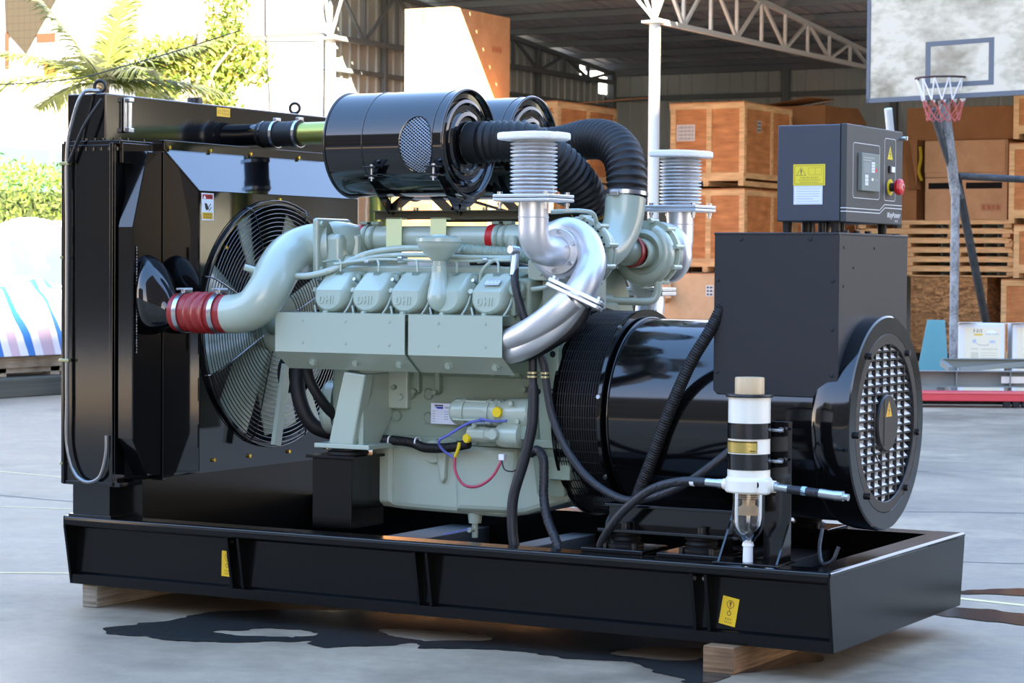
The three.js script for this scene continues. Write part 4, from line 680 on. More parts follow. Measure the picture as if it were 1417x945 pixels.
// ---------------------------------------------------------------- engine
{
  const blk = group('engine_block', gen);
  const body = [[-.5, .74], [-.5, 1.02], [-.36, 1.14], [-.33, 1.3], [-.44, 1.46], [-.6, 1.5], [-.9, 1.5], [-1.06, 1.46], [-1.17, 1.3], [-1.14, 1.14], [-1.0, 1.02], [-1.0, .74]];
  mesh('crankcase', ext('zy', body, -2.36, -1.36, .012, [], 2), M.greenCast, blk);
  mesh('front_cover', [ext('zy', [[-.46, .72], [-.46, 1.1], [-.62, 1.34], [-.88, 1.34], [-1.04, 1.1], [-1.04, .72]], -2.43, -2.34, .015, [], 2), lathe([[.001, .06], [.1, .06], [.12, .04], [.12, 0]], V(-2.43, .9, -.75), V(-1, 0, 0), 32)], M.greenCast, blk);
  mesh('pulley_cover', lathe([[.001, .05], [.1, .05], [.115, .035], [.115, 0], [.001, 0]], V(-2.47, .87, -.56), V(-1, 0, .35), 36), M.green, blk);
  // ribs, bosses and core plugs on the side
  for (const [x, y] of [[-2.06, .945], [-1.975, .945], [-1.975, .845], [-2.13, .85], [-1.78, .84], [-2.2, .85]]) {
    mesh('core_plug', [lathe([[.021, 0], [.026, .004], [.026, -.004]], V(x, y, -.499), Z, 20), lathe([[.001, -.004], [.02, -.004], [.02, .004]], V(x, y, -.5), Z, 20)], M.greenCast, blk);
  }
  for (const [x, y, w, h, d] of [[-2.02, 1.0, .03, .1, .03], [-1.92, 1.0, .028, .1, .03], [-1.78, 1.06, .07, .025, .03], [-1.64, 1.06, .03, .06, .05], [-1.55, 1.04, .05, .03, .03]]) mesh('casting_rib', bx(x - w / 2, x + w / 2, y - h / 2, y + h / 2, -.51, -.5 + d, .008), M.greenCast, blk);
  for (const [x, y] of [[-2.02, .955], [-1.92, .955], [-1.64, 1.04], [-2.25, .99], [-2.12, .97], [-1.5, .98], [-1.46, .86]]) mesh('block_bolt', bolt(V(x, y, -.5), Z, .011, .05), M.greenCast, blk);
  mesh('pan_rail', bx(-2.38, -1.28, .742, .77, -1.03, -.475, .004), M.greenCast, blk);
  for (let k = 0; k < 11; k++) mesh('rail_bolt', bolt(V(-2.3 + k * .095, .756, -.475), Z, .01, .01), M.greenCast, blk);
  // flywheel housing towards the alternator
  const fh = group('flywheel_housing', gen);
  mesh('housing_ring', lathe([[.3, 0], [.4, 0], [.4, .07], [.3, .07]], V(-1.37, .885, ZC), X, 56), M.greenCast, fh);
  mesh('housing_body', [ext('zy', [[-.44, .56], [-.39, .75], [-.39, 1.0], [-.44, 1.2], [-.6, 1.33], [-.9, 1.33], [-1.06, 1.2], [-1.11, 1.0], [-1.11, .75], [-1.06, .56]], -1.43, -1.3, .012, [], 2)], M.greenCast, fh);
  mesh('housing_bracket', bx(-1.41, -1.295, .95, 1.16, -.4, -.365, .006), M.greenCast, fh);
  for (const [x, y] of [[-1.385, 1.13], [-1.32, 1.13], [-1.385, .98], [-1.32, .98]]) mesh('bracket_hole', lathe([[.001, .0015], [.011, .0015], [.013, 0]], V(x, y, -.365), Z, 14), M.void, fh);
  mesh('housing_ledge', [bx(-1.42, -1.27, .755, .79, -.46, -.36, .006), bx(-1.36, -1.25, .63, .72, -.42, -.385, .005)], M.greenCast, fh);
  mesh('timing_plug', [lathe([[.001, .03], [.028, .03], [.03, .02], [.03, 0]], V(-1.33, 1.22, -.42), V(0, .2, 1), 20)], M.greenCast, fh);

  // oil pan
  const pan = group('oil_pan', gen);
  mesh('pan_body', ext('xy', [[-2.25, .745], [-2.25, .5], [-2.225, .468], [-2.1, .46], [-1.62, .452], [-1.5, .47], [-1.32, .53], [-1.27, .58], [-1.27, .745]].reverse(), -1.02, -.48, .03, [], 3), M.green, pan);
  mesh('pan_bulge', [ext('xy', [[-1.83, .74], [-1.82, .47], [-1.55, .475], [-1.53, .74]].reverse(), -.9, -.455, .028, [], 3)], M.green, pan);
  mesh('pan_bulge', [ext('xy', [[-2.22, .74], [-2.22, .48], [-2.13, .48], [-2.13, .74]].reverse(), -.9, -.465, .02, [], 3)], M.green, pan);
  mesh('pan_rib', [ext('xy', [[-1.92, .74], [-1.9, .6], [-1.885, .58], [-1.87, .6], [-1.86, .74]].reverse(), -.6, -.455, .012, [], 2)], M.green, pan);
  mesh('pan_boss', lathe([[.001, .02], [.045, .02], [.05, .01], [.05, 0]], V(-1.93, .71, -.478), Z, 24), M.green, pan);
  mesh('drain_valve', [lathe([[.032, .06], [.03, .03], [.026, .0]], V(-1.76, .42, -.52), Y, 20), rod(V(-1.76, .36, -.52), V(-1.76, .43, -.52), .013), rod(V(-1.76, .395, -.52), V(-1.76, .395, -.47), .01)], M.green, pan);
  mesh('valve_handle', bar(V(-1.76, .4, -.475), V(-1.86, .375, -.44), .012, .004), M.blueWire, pan);
  // front mount on its post
  const em = group('engine_mount', gen);
  const arch = new THREE.Path(); arch.moveTo(-2.262, .748); arch.lineTo(-2.222, .748); arch.lineTo(-2.216, .8); arch.absarc(-2.234, .8, .018, 0, Math.PI, false); arch.lineTo(-2.262, .748);
  mesh('mount_arm', ext('xy', [[-2.3, .738], [-2.225, 1.04], [-2.12, 1.03], [-2.18, .738]].reverse(), -.31, -.24, .008, [arch], 2), M.green, em);
  mesh('arm_web', [ext('zy', [[-.27, .738], [-.27, .9], [-.27, 1.03], [-.5, 1.03], [-.5, .85], [-.4, .738]], -2.175, -2.15, .004), bx(-2.3, -2.06, .88, 1.1, -.505, -.47, .008)], M.green, em);
  mesh('mount_foot', bx(-2.37, -2.1, .722, .742, -.46, -.24, .004), M.green, em);
  bolts(em, M.green, [[-2.09, .93, -.47], [-2.09, 1.06, -.47], [-2.27, 1.06, -.47]], Z, .013, .016);
  bolts(em, M.steel, [[-2.236, .742, -.3]], Y, .016, .03, 'mount_bolt');
  mesh('rubber_mount', lathe([[.05, 0], [.085, .004], [.085, .016], [.07, .02], [.07, .03], [.05, .033]], V(-2.265, .69, -.34), Y, 28), M.rubber, em);
  mesh('post', bx(-2.385, -2.19, .394, .682, -.5, -.25, .006), M.blackSkid, em);
  mesh('post_cap', bx(-2.405, -2.165, .68, .692, -.52, -.23, .002), M.blackSkid, em);
  // engine nameplate
  const np = label(256, 180, (g, w, h) => {
    g.fillStyle = '#d4d8e4'; g.fillRect(0, 0, w, h); g.fillStyle = '#1d2230'; g.fillRect(36, 14, 84, 12); g.fillStyle = '#2a3aa0'; g.beginPath(); g.moveTo(36, 30); g.lineTo(122, 30); g.lineTo(116, 50); g.lineTo(66, 50); g.fill();
    g.strokeStyle = '#2a2d3c'; scrib(g, 132, 28, 92, 16, 7); g.lineWidth = 2; for (let k = 0; k < 5; k++) { scrib(g, 8, 66 + k * 22, 34, 9, 4); if (k < 4) scrib(g, 128, 68 + k * 22, 40, 9, 4); g.strokeStyle = '#8d93a6'; g.beginPath(); g.moveTo(50, 76 + k * 22); g.lineTo(118, 76 + k * 22); g.moveTo(176, 78 + k * 22); g.lineTo(240, 78 + k * 22); g.stroke(); g.strokeStyle = '#2a2d3c'; }
  });
  meshAt('nameplate', plate(.125, .085), np, blk, -1.883, .868, -.472);
  bolts(blk, M.greenCast, [[-1.93, .87, -.5], [-1.84, .86, -.5]], Z, .012, .026, 'plate_stud');

  // cylinder head covers
  const outline = (hw, y0, y1, tw) => { // half width, bottom, top, half width at the top
    const p = []; const ym = y0 + hw * .95;
    for (let k = 0; k <= 10; k++) { const a = Math.PI + k / 10 * Math.PI; p.push([Math.cos(a) * hw * (1 - .12 * Math.pow(Math.abs(Math.sin(a)), 6)), ym + Math.sin(a) * hw * .85]); }
    p.push([hw, ym + .03], [tw + .006, y1 - .022], [tw, y1 - .003], [tw * .42, y1], [tw * .3, y1 - .012], [-tw * .3, y1 - .012], [-tw * .42, y1], [-tw, y1 - .003], [-tw - .006, y1 - .022], [-hw, ym + .03]);
    return p;
  };
  function coverGeo() {
    const L = [[.1, .088, 1.262, 1.452, .07], [.096, .088, 1.262, 1.452, .07], [.09, .084, 1.266, 1.45, .066], [.03, .078, 1.272, 1.45, .062], [.008, .07, 1.28, 1.449, .058], [0, .06, 1.29, 1.445, .05]];
    const pos = [], idx = []; let n = 0;
    L.forEach(([dz, hw, y0, y1, tw], i) => {
      const o = outline(hw, y0, y1, tw); n = o.length;
      for (const [x, y] of o) pos.push(x, y, -.185 - dz - Math.max(0, y - 1.375) * (1.1 - dz * 6) - (y - 1.28) * .12);
      if (i) for (let j = 0; j < n; j++) { const a = (i - 1) * n + j, b = (i - 1) * n + (j + 1) % n, c = a + n, d = b + n; idx.push(a, c, b, b, c, d); }
    });
    // front cap with the chamfer line in it
    const f0 = (L.length - 1) * n, front = L[L.length - 1], rows = [];
    const tri = THREE.ShapeUtils.triangulateShape(outline(front[1], front[2], front[3], front[4]).map(([x, y]) => new THREE.Vector2(x, y)), []);
    // grid fill instead of slivers: split the outline into horizontal slices
    const o = outline(front[1], front[2], front[3], front[4]);
    const zf = (y) => -.185 - Math.max(0, y - 1.375) * 1.1 - (y - 1.28) * .12;
    const g1 = new THREE.BufferGeometry(), pp = [];
    const clip = (lo, hi) => { // clip the polygon to lo..hi
      let q = o; for (const [v, s] of [[lo, 1], [hi, -1]]) { const r = []; q.forEach((a, i) => { const b = q[(i + 1) % q.length], da = (a[1] - v) * s, db = (b[1] - v) * s; if (da >= 0) r.push(a); if (da * db < 0) { const t = da / (da - db); r.push([a[0] + (b[0] - a[0]) * t, v]); } }); q = r; } return q;
    };
    for (const [lo, hi] of [[1, 1.375], [1.375, 2]]) { const q = clip(lo, hi); for (const t of THREE.ShapeUtils.triangulateShape(q.map(([x, y]) => new THREE.Vector2(x, y)), [])) for (const k of t) pp.push(q[k][0], q[k][1], zf(q[k][1])); }
    g1.setAttribute('position', new THREE.Float32BufferAttribute(pp, 3)); g1.computeVertexNormals();
    const g = new THREE.BufferGeometry(); g.setAttribute('position', new THREE.Float32BufferAttribute(pos, 3)); g.setIndex(idx.map((v, i) => idx[i - i % 3 + [0, 2, 1][i % 3]])); g.computeVertexNormals();
    return join([toCreasedNormals(clean(g), .7), g1]);
  }
  const cg = coverGeo(), dhi = join([text('DH', .033, .008).translate(-.008, 0, 0), bx(.0265, .0335, -.0165, .0165, 0, .008, 0)]), xs = [-2.272, -2.087, -1.902, -1.717, -1.525];
  const tagTex = label(96, 48, (g, w, h) => { g.fillStyle = '#cfd6e6'; g.fillRect(0, 0, w, h); g.strokeStyle = '#4a5670'; g.lineWidth = 3; g.strokeRect(3, 3, w - 6, h - 6); scrib(g, 10, 8, 76, 12, 7); g.lineWidth = 2; scrib(g, 10, 26, 76, 12, 6); });
  xs.forEach((x, k) => {
    const c = group('cylinder_head_cover', gen);
    const m = new THREE.Mesh(metric(cg.clone().translate(x, 0, 0), 1.5), M.green); m.name = numbered('cover_body'); m.castShadow = m.receiveShadow = true; c.add(m);
    if (k !== 3) meshAt('raised_letters', dhi, M.green, c, x - .006, 1.335, -.1958, -.12, 0, 0);
    bolts(c, M.green, [[x - .004, 1.283, -.192]], Z, .01, .018, 'cover_bolt'); mesh('cover_bolt', bolt(V(x + .088, 1.37, -.25), V(.5, .3, 1), .011, .02), M.green, c);
    mesh('cover_bolt', bolt(V(x - .088, 1.37, -.25), V(-.3, .3, 1), .011, .02), M.green, c);
    mesh('gasket_bead', sweep([[x + .09, 1.36, -.245], [x + .086, 1.315, -.222], [x + .06, 1.272, -.205], [x, 1.258, -.2], [x - .06, 1.27, -.205], [x - .085, 1.31, -.222]], .0045, 30, 6), M.green, c);
    if (k === 4) meshAt('cover_label', plate(.07, .035), tagTex, c, x + .008, 1.412, -.226, -.9, 0, 0);
    if (k === 3) {
      mesh('filler_boss', sweep([[-1.765, 1.45, -.23], [-1.763, 1.41, -.226], [-1.757, 1.37, -.214], [-1.748, 1.33, -.207], [-1.735, 1.295, -.207]], (t) => t < .35 ? .031 + .02 * t : .038 + .012 * Math.sin((t - .35) / .65 * 2.0) - .036 * Math.pow(Math.max(0, t - .6) / .4, 2), 44, 22), M.green, c);
    }
  });
  const head = group('cylinder_head', gen);
  for (const x of xs) mesh('head_casting', [ext('zy', [[-.27, 1.24], [-.25, 1.3], [-.3, 1.44], [-.46, 1.47], [-.46, 1.24]], x - .088, x + .088, .006)], M.greenCast, head);
  mesh('head_end', [bx(-1.45, -1.37, 1.2, 1.43, -.46, -.27, .02), lathe([[.001, .03], [.03, .03], [.035, .02], [.035, 0]], V(-1.42, 1.38, -.26), V(.2, .4, 1), 18)], M.greenCast, head);
  mesh('head_lug', [bolt(V(-1.405, 1.355, -.265), Z, .018, .03), bx(-1.44, -1.42, 1.28, 1.4, -.27, -.235, .006)], M.greenCast, head);
  for (const x of xs) mesh('stud', rod(V(x - .09, 1.4, -.3), V(x - .09, 1.42, -.24), .007), M.steel, head);
  mesh('head_rail', bx(-2.38, -1.4, 1.44, 1.475, -.5, -.36, .01), M.green, head);
  // rear bank, seen only through the gaps
  for (const x of xs) mesh('head_casting', ext('zy', [[-1.23, 1.24], [-1.25, 1.3], [-1.2, 1.46], [-1.04, 1.48], [-1.04, 1.24]].reverse(), x - .088, x + .088, .006), M.greenCast, head);

  // heat shields
  for (const [x0, x1, nb] of [[-2.497, -1.869, 3], [-1.853, -1.423, 2]]) {
    const s = group('heat_shield', gen);
    mesh('shield_sheet', ext('zy', [[-.14, 1.12], [-.14, 1.281], [-.2, 1.284], [-.2, 1.281], [-.143, 1.278], [-.143, 1.121], [-.243, 1.05], [-.24, 1.0475]], x0, x1, .0006), M.green, s);
    const w = (x1 - x0) / nb;
    for (let k = 0; k < nb; k++) { const x = x0 + w * (k + .55) + .02; mesh('rivet', lathe([[.001, .004], [.006, .003], [.007, 0]], V(x, 1.25, -.14), Z, 10), M.green, s); mesh('rivet', lathe([[.001, .004], [.006, .003], [.007, 0]], V(x, 1.16, -.14), Z, 10), M.green, s);
      mesh('shield_bolt', [bolt(V(x + .02, 1.082, -.192), V(0, -.55, .83), .013, .014), lathe([[.001, .003], [.018, .003], [.018, 0]], V(x + .02, 1.082, -.192), V(0, -.55, .83), 16)], M.green, s); }
  }
  // oil filler funnel
  const fu = group('oil_filler', gen), fx = -1.765, fz = -.23;
  mesh('filler_neck', lathe([[.031, 1.44], [.031, 1.475], [.027, 1.478], [.026, 1.495], [.034, 1.5], [.08, 1.545], [.088, 1.56], [.09, 1.575], [.09, 1.58]].map(([r, y]) => [r, y]), V(fx, 0, fz), Y, 36), M.green, fu);
  mesh('filler_cap', lathe([[.001, 1.602], [.03, 1.601], [.034, 1.594], [.07, 1.594], [.078, 1.59], [.093, 1.586], [.094, 1.571], [.09, 1.57]], V(fx, 0, fz), Y, 36), M.green, fu);

  // air crossover along the top
  const cross = group('air_crossover', gen), py = 1.592, pz = -.55;
  mesh('crossover_pipe', rod(V(-2.36, py, pz), V(-1.62, py, pz), .05, .05, 28), M.green, cross);
  mesh('plenum', [sweep([[-2.425, 1.56, -.47], [-2.39, 1.575, -.5], [-2.35, 1.592, -.55]], (t) => .112 - .055 * t, 16, 28), bx(-2.425, -2.335, 1.43, 1.61, -.64, -.375, .03), bx(-2.36, -2.29, 1.42, 1.52, -.62, -.4, .03), ext('zy', [[-.46, 1.42], [-.46, 1.6], [-.6, 1.64], [-.72, 1.6], [-.72, 1.42]], -2.42, -2.3, .02, [], 2)], M.green, cross);
  for (const x of [-2.355, -1.715]) {
    mesh('hose_sleeve', rod(V(x, py, pz), V(x + .1, py, pz), .0535, .0535, 28), M.green, cross);
    mesh('red_band', rod(V(x + .004, py, pz), V(x + .034, py, pz), .0555, .0555, 28), std({ color: 0xb3161c, roughness: .4 }), cross);
    for (const q of [x + .055, x + .09]) mesh('hose_clamp', [band(V(q, py, pz), X, .0545, .012, .003), bx(q - .04, q + .02, py + .055, py + .068, pz - .02, pz + .02, .003)], M.greenCast, cross);
  }
  mesh('crossover_end', [sweep([[-1.62, py, pz], [-1.52, py, pz], [-1.42, py + .01, pz - .01], [-1.34, 1.58, pz - .04]], .056, 24, 24)], M.green, cross);
  mesh('sensor', [rod(V(-1.57, 1.5, -.47), V(-1.57, 1.6, -.48), .016), bolt(V(-1.57, 1.56, -.48), Y, .022, .03)], M.green, cross);

  // fuel and oil lines along the V
  const fl = group('fuel_pipework', gen);
  const pipe = (n, pts, r, m = M.green, k = 40) => mesh(n, sweep(pts, r, k, 10), m, fl);
  pipe('return_pipe', [[-2.5, 1.435, -.2], [-2.4, 1.43, -.22], [-2.3, 1.46, -.28], [-2.2, 1.52, -.36], [-2.05, 1.545, -.38], [-1.9, 1.545, -.38], [-1.75, 1.535, -.38]], .014);
  pipe('return_pipe', [[-2.28, 1.475, -.3], [-2.15, 1.51, -.36], [-1.95, 1.52, -.36], [-1.7, 1.51, -.36], [-1.5, 1.51, -.36]], .011);
  pipe('leak_pipe', [[-2.3, 1.48, -.28], [-2.1, 1.5, -.3], [-1.8, 1.495, -.3], [-1.45, 1.5, -.3]], .006);
  for (const x of xs) pipe('injector_pipe', [[x - .13, 1.49, -.35], [x - .03, 1.497, -.31], [x + .0, 1.487, -.285], [x + .004, 1.45, -.28]], .005, M.green, 20);
  pipe('injector_pipe', [[-1.62, 1.4, -.3], [-1.6, 1.46, -.29], [-1.55, 1.5, -.3], [-1.48, 1.5, -.32], [-1.46, 1.47, -.3]], .007, M.green, 24);
  mesh('line_joint', [bolt(V(-2.0, 1.505, -.3), X, .012, .02), bolt(V(-1.6, 1.5, -.3), X, .012, .02), bolt(V(-2.16, 1.49, -.3), X, .012, .02)], M.steel, fl);
  mesh('pipe_bracket', bx(-2.13, -2.03, 1.48, 1.52, -.42, -.415, .002), M.green, fl);
  const lm = group('wiring_loom', gen);
  mesh('braided_loom', sweep([[-1.86, 1.545, -.4], [-1.78, 1.54, -.4], [-1.65, 1.53, -.41], [-1.5, 1.52, -.42], [-1.4, 1.5, -.42]], (t, s) => .028 + .0025 * Math.sin(s * 420), 160, 14), M.greenCast, lm);
  mesh('black_sleeve', rod(V(-1.87, 1.548, -.39), V(-1.79, 1.545, -.39), .031, .03, 18), M.rubber, lm);
  mesh('valley_cable', [sweep([[-1.78, 1.5, -.38], [-1.65, 1.505, -.4], [-1.52, 1.485, -.4], [-1.44, 1.47, -.38]], .009, 30, 8), sweep([[-1.72, 1.49, -.4], [-1.6, 1.49, -.42], [-1.45, 1.46, -.42]], .012, 24, 8)], M.cable, lm);
  // injection control box at the rear of the bank
  const ct = group('governor_housing', gen);
  mesh('governor_body', [bx(-1.36, -1.2, 1.3, 1.47, -.6, -.34, .012), bx(-1.4, -1.28, 1.42, 1.5, -.42, -.3, .006)], M.green, ct);
  bolts(ct, M.green, [[-1.34, 1.45, -.3], [-1.29, 1.45, -.3], [-1.29, 1.34, -.34]], Z, .01, .01);
  mesh('governor_pipe', sweep([[-1.38, 1.5, -.3], [-1.3, 1.5, -.3], [-1.285, 1.48, -.29], [-1.285, 1.43, -.29], [-1.3, 1.4, -.28], [-1.37, 1.385, -.28]], .01, 30, 10), M.green, ct);
}

// ---------------------------------------------------------------- starter motor and small wires
{
  const st = group('starter_motor', gen);
  mesh('motor_body', [lathe([[.001, 0], [.045, 0], [.052, .01], [.054, .02], [.054, .05], [.05, .055], [.05, .19], [.056, .195], [.056, .215], [.05, .22], [.05, .24], [.06, .26], [.066, .36], [.06, .37]], V(-1.79, .885, -.4), X, 32)], M.green, st);
  mesh('motor_band', [lathe([[.05, 0], [.0565, 0], [.0565, .02], [.05, .02]], V(-1.745, .885, -.4), X, 32), lathe([[.05, 0], [.0555, 0], [.0555, .016], [.05, .016]], V(-1.625, .885, -.4), X, 32)], M.green, st);
  for (const [x, y] of [[-1.49, .93], [-1.46, .86], [-1.66, .835]]) mesh('motor_bolt', bolt(V(x, y, -.345), Z, .01, .016), M.green, st);
  mesh('through_bolt', [rod(V(-1.77, .93, -.375), V(-1.56, .93, -.375), .005), rod(V(-1.77, .855, -.355), V(-1.56, .855, -.355), .005)], M.green, st);
  mesh('solenoid', [lathe([[.001, 0], [.03, 0], [.034, .01], [.034, .08], [.03, .085], [.03, .13], [.044, .14], [.05, .17], [.05, .24], [.03, .25], [.001, .25]], V(-1.7, .8, -.37), X, 28), lathe([[.001, .02], [.02, .02], [.024, .012], [.024, 0]], V(-1.56, .805, -.325), Z, 18)], M.green, st);
  mesh('drive_nose', [sweep([[-1.47, .89, -.42], [-1.44, .84, -.41], [-1.44, .78, -.4]], .06, 14, 16)], M.greenCast, st);
  mesh('yellow_cap', lathe([[.001, .012], [.02, .012], [.022, .006], [.022, 0]], V(-1.555, .893, -.343), Z, 20), M.yellow, st);
  mesh('yellow_cap', lathe([[.001, .012], [.017, .012], [.019, .006], [.019, 0]], V(-1.695, .782, -.345), V(-.3, 0, 1), 20), M.yellow, st);
  const sp = label(96, 32, (g, w, h) => { g.fillStyle = '#8f9a90'; g.fillRect(0, 0, w, h); g.strokeStyle = '#2d3e66'; g.lineWidth = 2; g.strokeRect(2, 2, w - 4, h - 4); scrib(g, 6, 7, 84, 7, 9); scrib(g, 6, 18, 60, 7, 6); });
  meshAt('starter_label', plate(.09, .028), sp, st, -1.635, .853, -.352, -.5, 0, 0);
  const w = group('starter_wire', gen), f = (n, p, r, m) => mesh(n, sweep(p, r, 50, 8), m, w);
  f('blue_wire', [[-1.6, .86, -.33], [-1.66, .85, -.31], [-1.75, .8, -.3], [-1.81, .765, -.31], [-1.8, .73, -.33], [-1.76, .7, -.35]], .0055, M.blueWire);
  f('blue_wire', [[-1.5, .862, -.32], [-1.56, .858, -.31], [-1.62, .866, -.31]], .005, M.blueWire);
  f('yellow_wire', [[-1.725, .765, -.33], [-1.73, .74, -.33], [-1.75, .705, -.34]], .007, M.yellow);
  f('pink_wire', [[-1.755, .705, -.345], [-1.75, .65, -.34], [-1.71, .595, -.34], [-1.65, .59, -.34], [-1.58, .63, -.34], [-1.545, .69, -.35], [-1.54, .71, -.36]], .006, M.pinkWire);
  f('grey_wire', [[-1.54, .7, -.35], [-1.52, .665, -.34], [-1.48, .66, -.34], [-1.46, .68, -.36]], .003, M.cable);
  mesh('wire_plug', [bx(-1.553, -1.527, .7, .725, -.37, -.345, .003)], M.white, w);
  const cd = group('black_conduit', gen);
  mesh('conduit_tube', sweep([[-2.2, .752, -.44], [-2.08, .752, -.42], [-2.0, .745, -.42], [-1.94, .73, -.41], [-1.82, .735, -.41], [-1.72, .755, -.4]], (t, s) => .019 + .0015 * Math.sin(s * 900), 260, 12), M.rubber, cd);
  for (const x of [-2.11, -1.98]) mesh('cable_tie', band(V(x, .749, -.421), X, .021, .006, .002, 16), M.white, cd);
}
// ---------------------------------------------------------------- exhaust, turbochargers
for (const s of [1, -1]) {
  const zm = (z) => s > 0 ? z : -1.5 - z, P = (x, y, z) => V(x, y, zm(z)), dz = V(0, 0, s), bxx = s > 0 ? -1.255 : -1.265, by = s > 0 ? 0 : -.005;
  const be = group('exhaust_bellows', gen), bz = zm(-.08);
  const R = (t, q) => .072 + .0195 * Math.pow(Math.abs(Math.cos(q / .21 * Math.PI * 14)), 1.1);
  mesh('bellows_body', sweep([[bxx, 1.748 + by, bz], [bxx, 1.85 + by, bz], [bxx, 1.958 + by, bz]], R, 180, 32), M.silver, be);
  {
    const g = ext('xz', roundRect(-.128, .128, -.122, .122, .085), 0, .028, .007, [], 2), p = g.attributes.position;
    for (let i = 0; i < p.count; i++) p.setY(i, p.getY(i) + .004 * fbm(p.getX(i) * 25, p.getZ(i) * 25, 3, 3) + .006 * p.getX(i) * (s > 0 ? 1 : -8) * .5);
    g.computeVertexNormals(); g.translate(bxx, 1.958 + by, bz); mesh('top_flange', g, M.whiteFlange, be);
  }
  for (const [y0, y1] of [[1.722, 1.735], [1.737, 1.75]]) mesh('square_flange', bx(bxx - .122, bxx + .122, y0 + by, y1 + by, bz - .105, bz + .105, .004), M.silver, be);
  for (const a of [-.1, .1]) for (const b of [-.085, .085]) mesh('flange_bolt', [bolt(V(bxx + a, 1.75 + by, bz + b), Y, .011, .01), rod(V(bxx + a, 1.695 + by, bz + b), V(bxx + a, 1.72 + by, bz + b), .007), bolt(V(bxx + a, 1.708 + by, bz + b), Y, .011, .01)], M.steel, be);
  const el = group('exhaust_elbow', gen);
  mesh('elbow_pipe', sweep([[bxx, 1.724 + by, bz], [bxx, 1.66, bz], [bxx, 1.59, zm(-.085)], [bxx + .005, 1.55, zm(-.115)], [bxx + .015, 1.535, zm(-.17)], [bxx + .02, 1.535, zm(-.25)]], .058, 60, 28), M.silver, el);
  mesh('weld_bead', ring(V(bxx, 1.664, bz), Y, .0585, .002, 36, 6), M.silver, el);
  mesh('elbow_flange', lathe([[.058, 0], [.088, 0], [.09, -.003], [.09, -.018], [.058, -.018]], P(bxx + .02, 1.535, -.235), dz, 40), M.silver, el);
  for (let k = 0; k < 6; k++) { const a = k / 6 * 2 * Math.PI + .4; mesh('flange_bolt', bolt(P(bxx + .02 + Math.cos(a) * .076, 1.535 + Math.sin(a) * .076, -.236), dz, .009, .012), M.steel, el); }
  const tu = group('turbocharger', gen), tx = bxx + .025, ty = 1.535;
  const fx = (x) => s > 0 ? x : 2 * tx - x, Q = (x, y, z) => P(fx(x), y, z);
  mesh('turbine_scroll', sweep([Q(-1.115, 1.35, -.16), Q(-1.09, 1.42, -.2), Q(-1.1, 1.5, -.27), Q(-1.15, 1.585, -.3), Q(-1.23, 1.62, -.31), Q(-1.31, 1.59, -.32), Q(-1.335, 1.52, -.32), Q(-1.3, 1.46, -.32), Q(-1.22, 1.45, -.32)], (t) => .062 - .022 * t, 90, 24), M.silver, tu);
  mesh('turbine_core', lathe([[.07, 0], [.1, -.02], [.1, -.11], [.075, -.13], [.075, -.18]], P(tx, ty, -.25), dz, 36), M.silver, tu);
  mesh('clamp_ring', lathe([[.1, 0], [.118, 0], [.12, -.006], [.12, -.02], [.1, -.02]], P(tx, ty, -.37), dz, 40), M.greenCast, tu);
  mesh('compressor_back', lathe([[.1, 0], [.135, -.003], [.14, -.01], [.14, -.026], [.1, -.03]], P(tx, ty, -.41), dz, 44), M.green, tu);
  for (let k = 0; k < 10; k++) { const a = k / 10 * 2 * Math.PI + .2; mesh('housing_lug', rod(P(tx + Math.cos(a) * .137, ty + Math.sin(a) * .137, -.395), P(tx + Math.cos(a) * .137, ty + Math.sin(a) * .137, -.47), .011, .011, 8), M.green, tu); }
  for (let k = 0; k < 26; k++) { const a = k / 26 * 2 * Math.PI; mesh('cooling_slot', bolt(P(tx + Math.cos(a) * .119, ty + Math.sin(a) * .119, -.395), V(Math.cos(a), Math.sin(a), 0), .004, .006), M.void, tu); }
  const sc = []; for (let k = 0; k <= 14; k++) { const a = 1.2 - k / 14 * 5.6; sc.push(P(tx + Math.cos(a) * .098, ty + Math.sin(a) * .098, -.47)); }
  sc.push(P(tx - .2 * 0 + Math.cos(-4.6) * .15, ty + .1, -.47));
  mesh('compressor_scroll', sweep(sc.slice(0, 15), (t) => .03 + .02 * t, 80, 20), M.green, tu);
  mesh('compressor_inlet', lathe([[.1, 0], [.1, -.06], [.085, -.075], [.07, -.06], [.062, -.05], [.062, -.12], [.055, -.12]], P(tx, ty, -.44), dz, 36), M.green, tu);
  const ex = group('exhaust_pipe', gen);
  if (s > 0) {
    mesh('runner', sweep([[-1.44, 1.18, -.21], [-1.37, 1.2, -.17], [-1.27, 1.24, -.13], [-1.18, 1.3, -.13], [-1.125, 1.355, -.15]], (t) => .048 + .006 * t, 40, 24), M.silver, ex);
    mesh('runner', sweep([[-1.43, 1.135, -.215], [-1.35, 1.155, -.18], [-1.25, 1.2, -.15], [-1.17, 1.265, -.165], [-1.115, 1.345, -.185]], .043, 40, 22), M.silver, ex);
    mesh('runner', sweep([[-1.44, 1.12, -.24], [-1.34, 1.14, -.215], [-1.23, 1.19, -.2], [-1.13, 1.26, -.21], [-1.09, 1.345, -.21]], .03, 40, 16), M.blackSatin, ex);
    const d = V(.35, .9, -.25).normalize(), fl = (k) => { const g = ext('xz', roundRect(-.115, .115, -.06, .06, .02), 0, .016, .003); g.rotateY(.35); return along(g, V(-1.122, 1.352, -.16).addScaledVector(d, k), d); };
    mesh('pipe_flange', fl(0), M.silver, ex); mesh('pipe_flange', fl(.02), M.silver, ex);
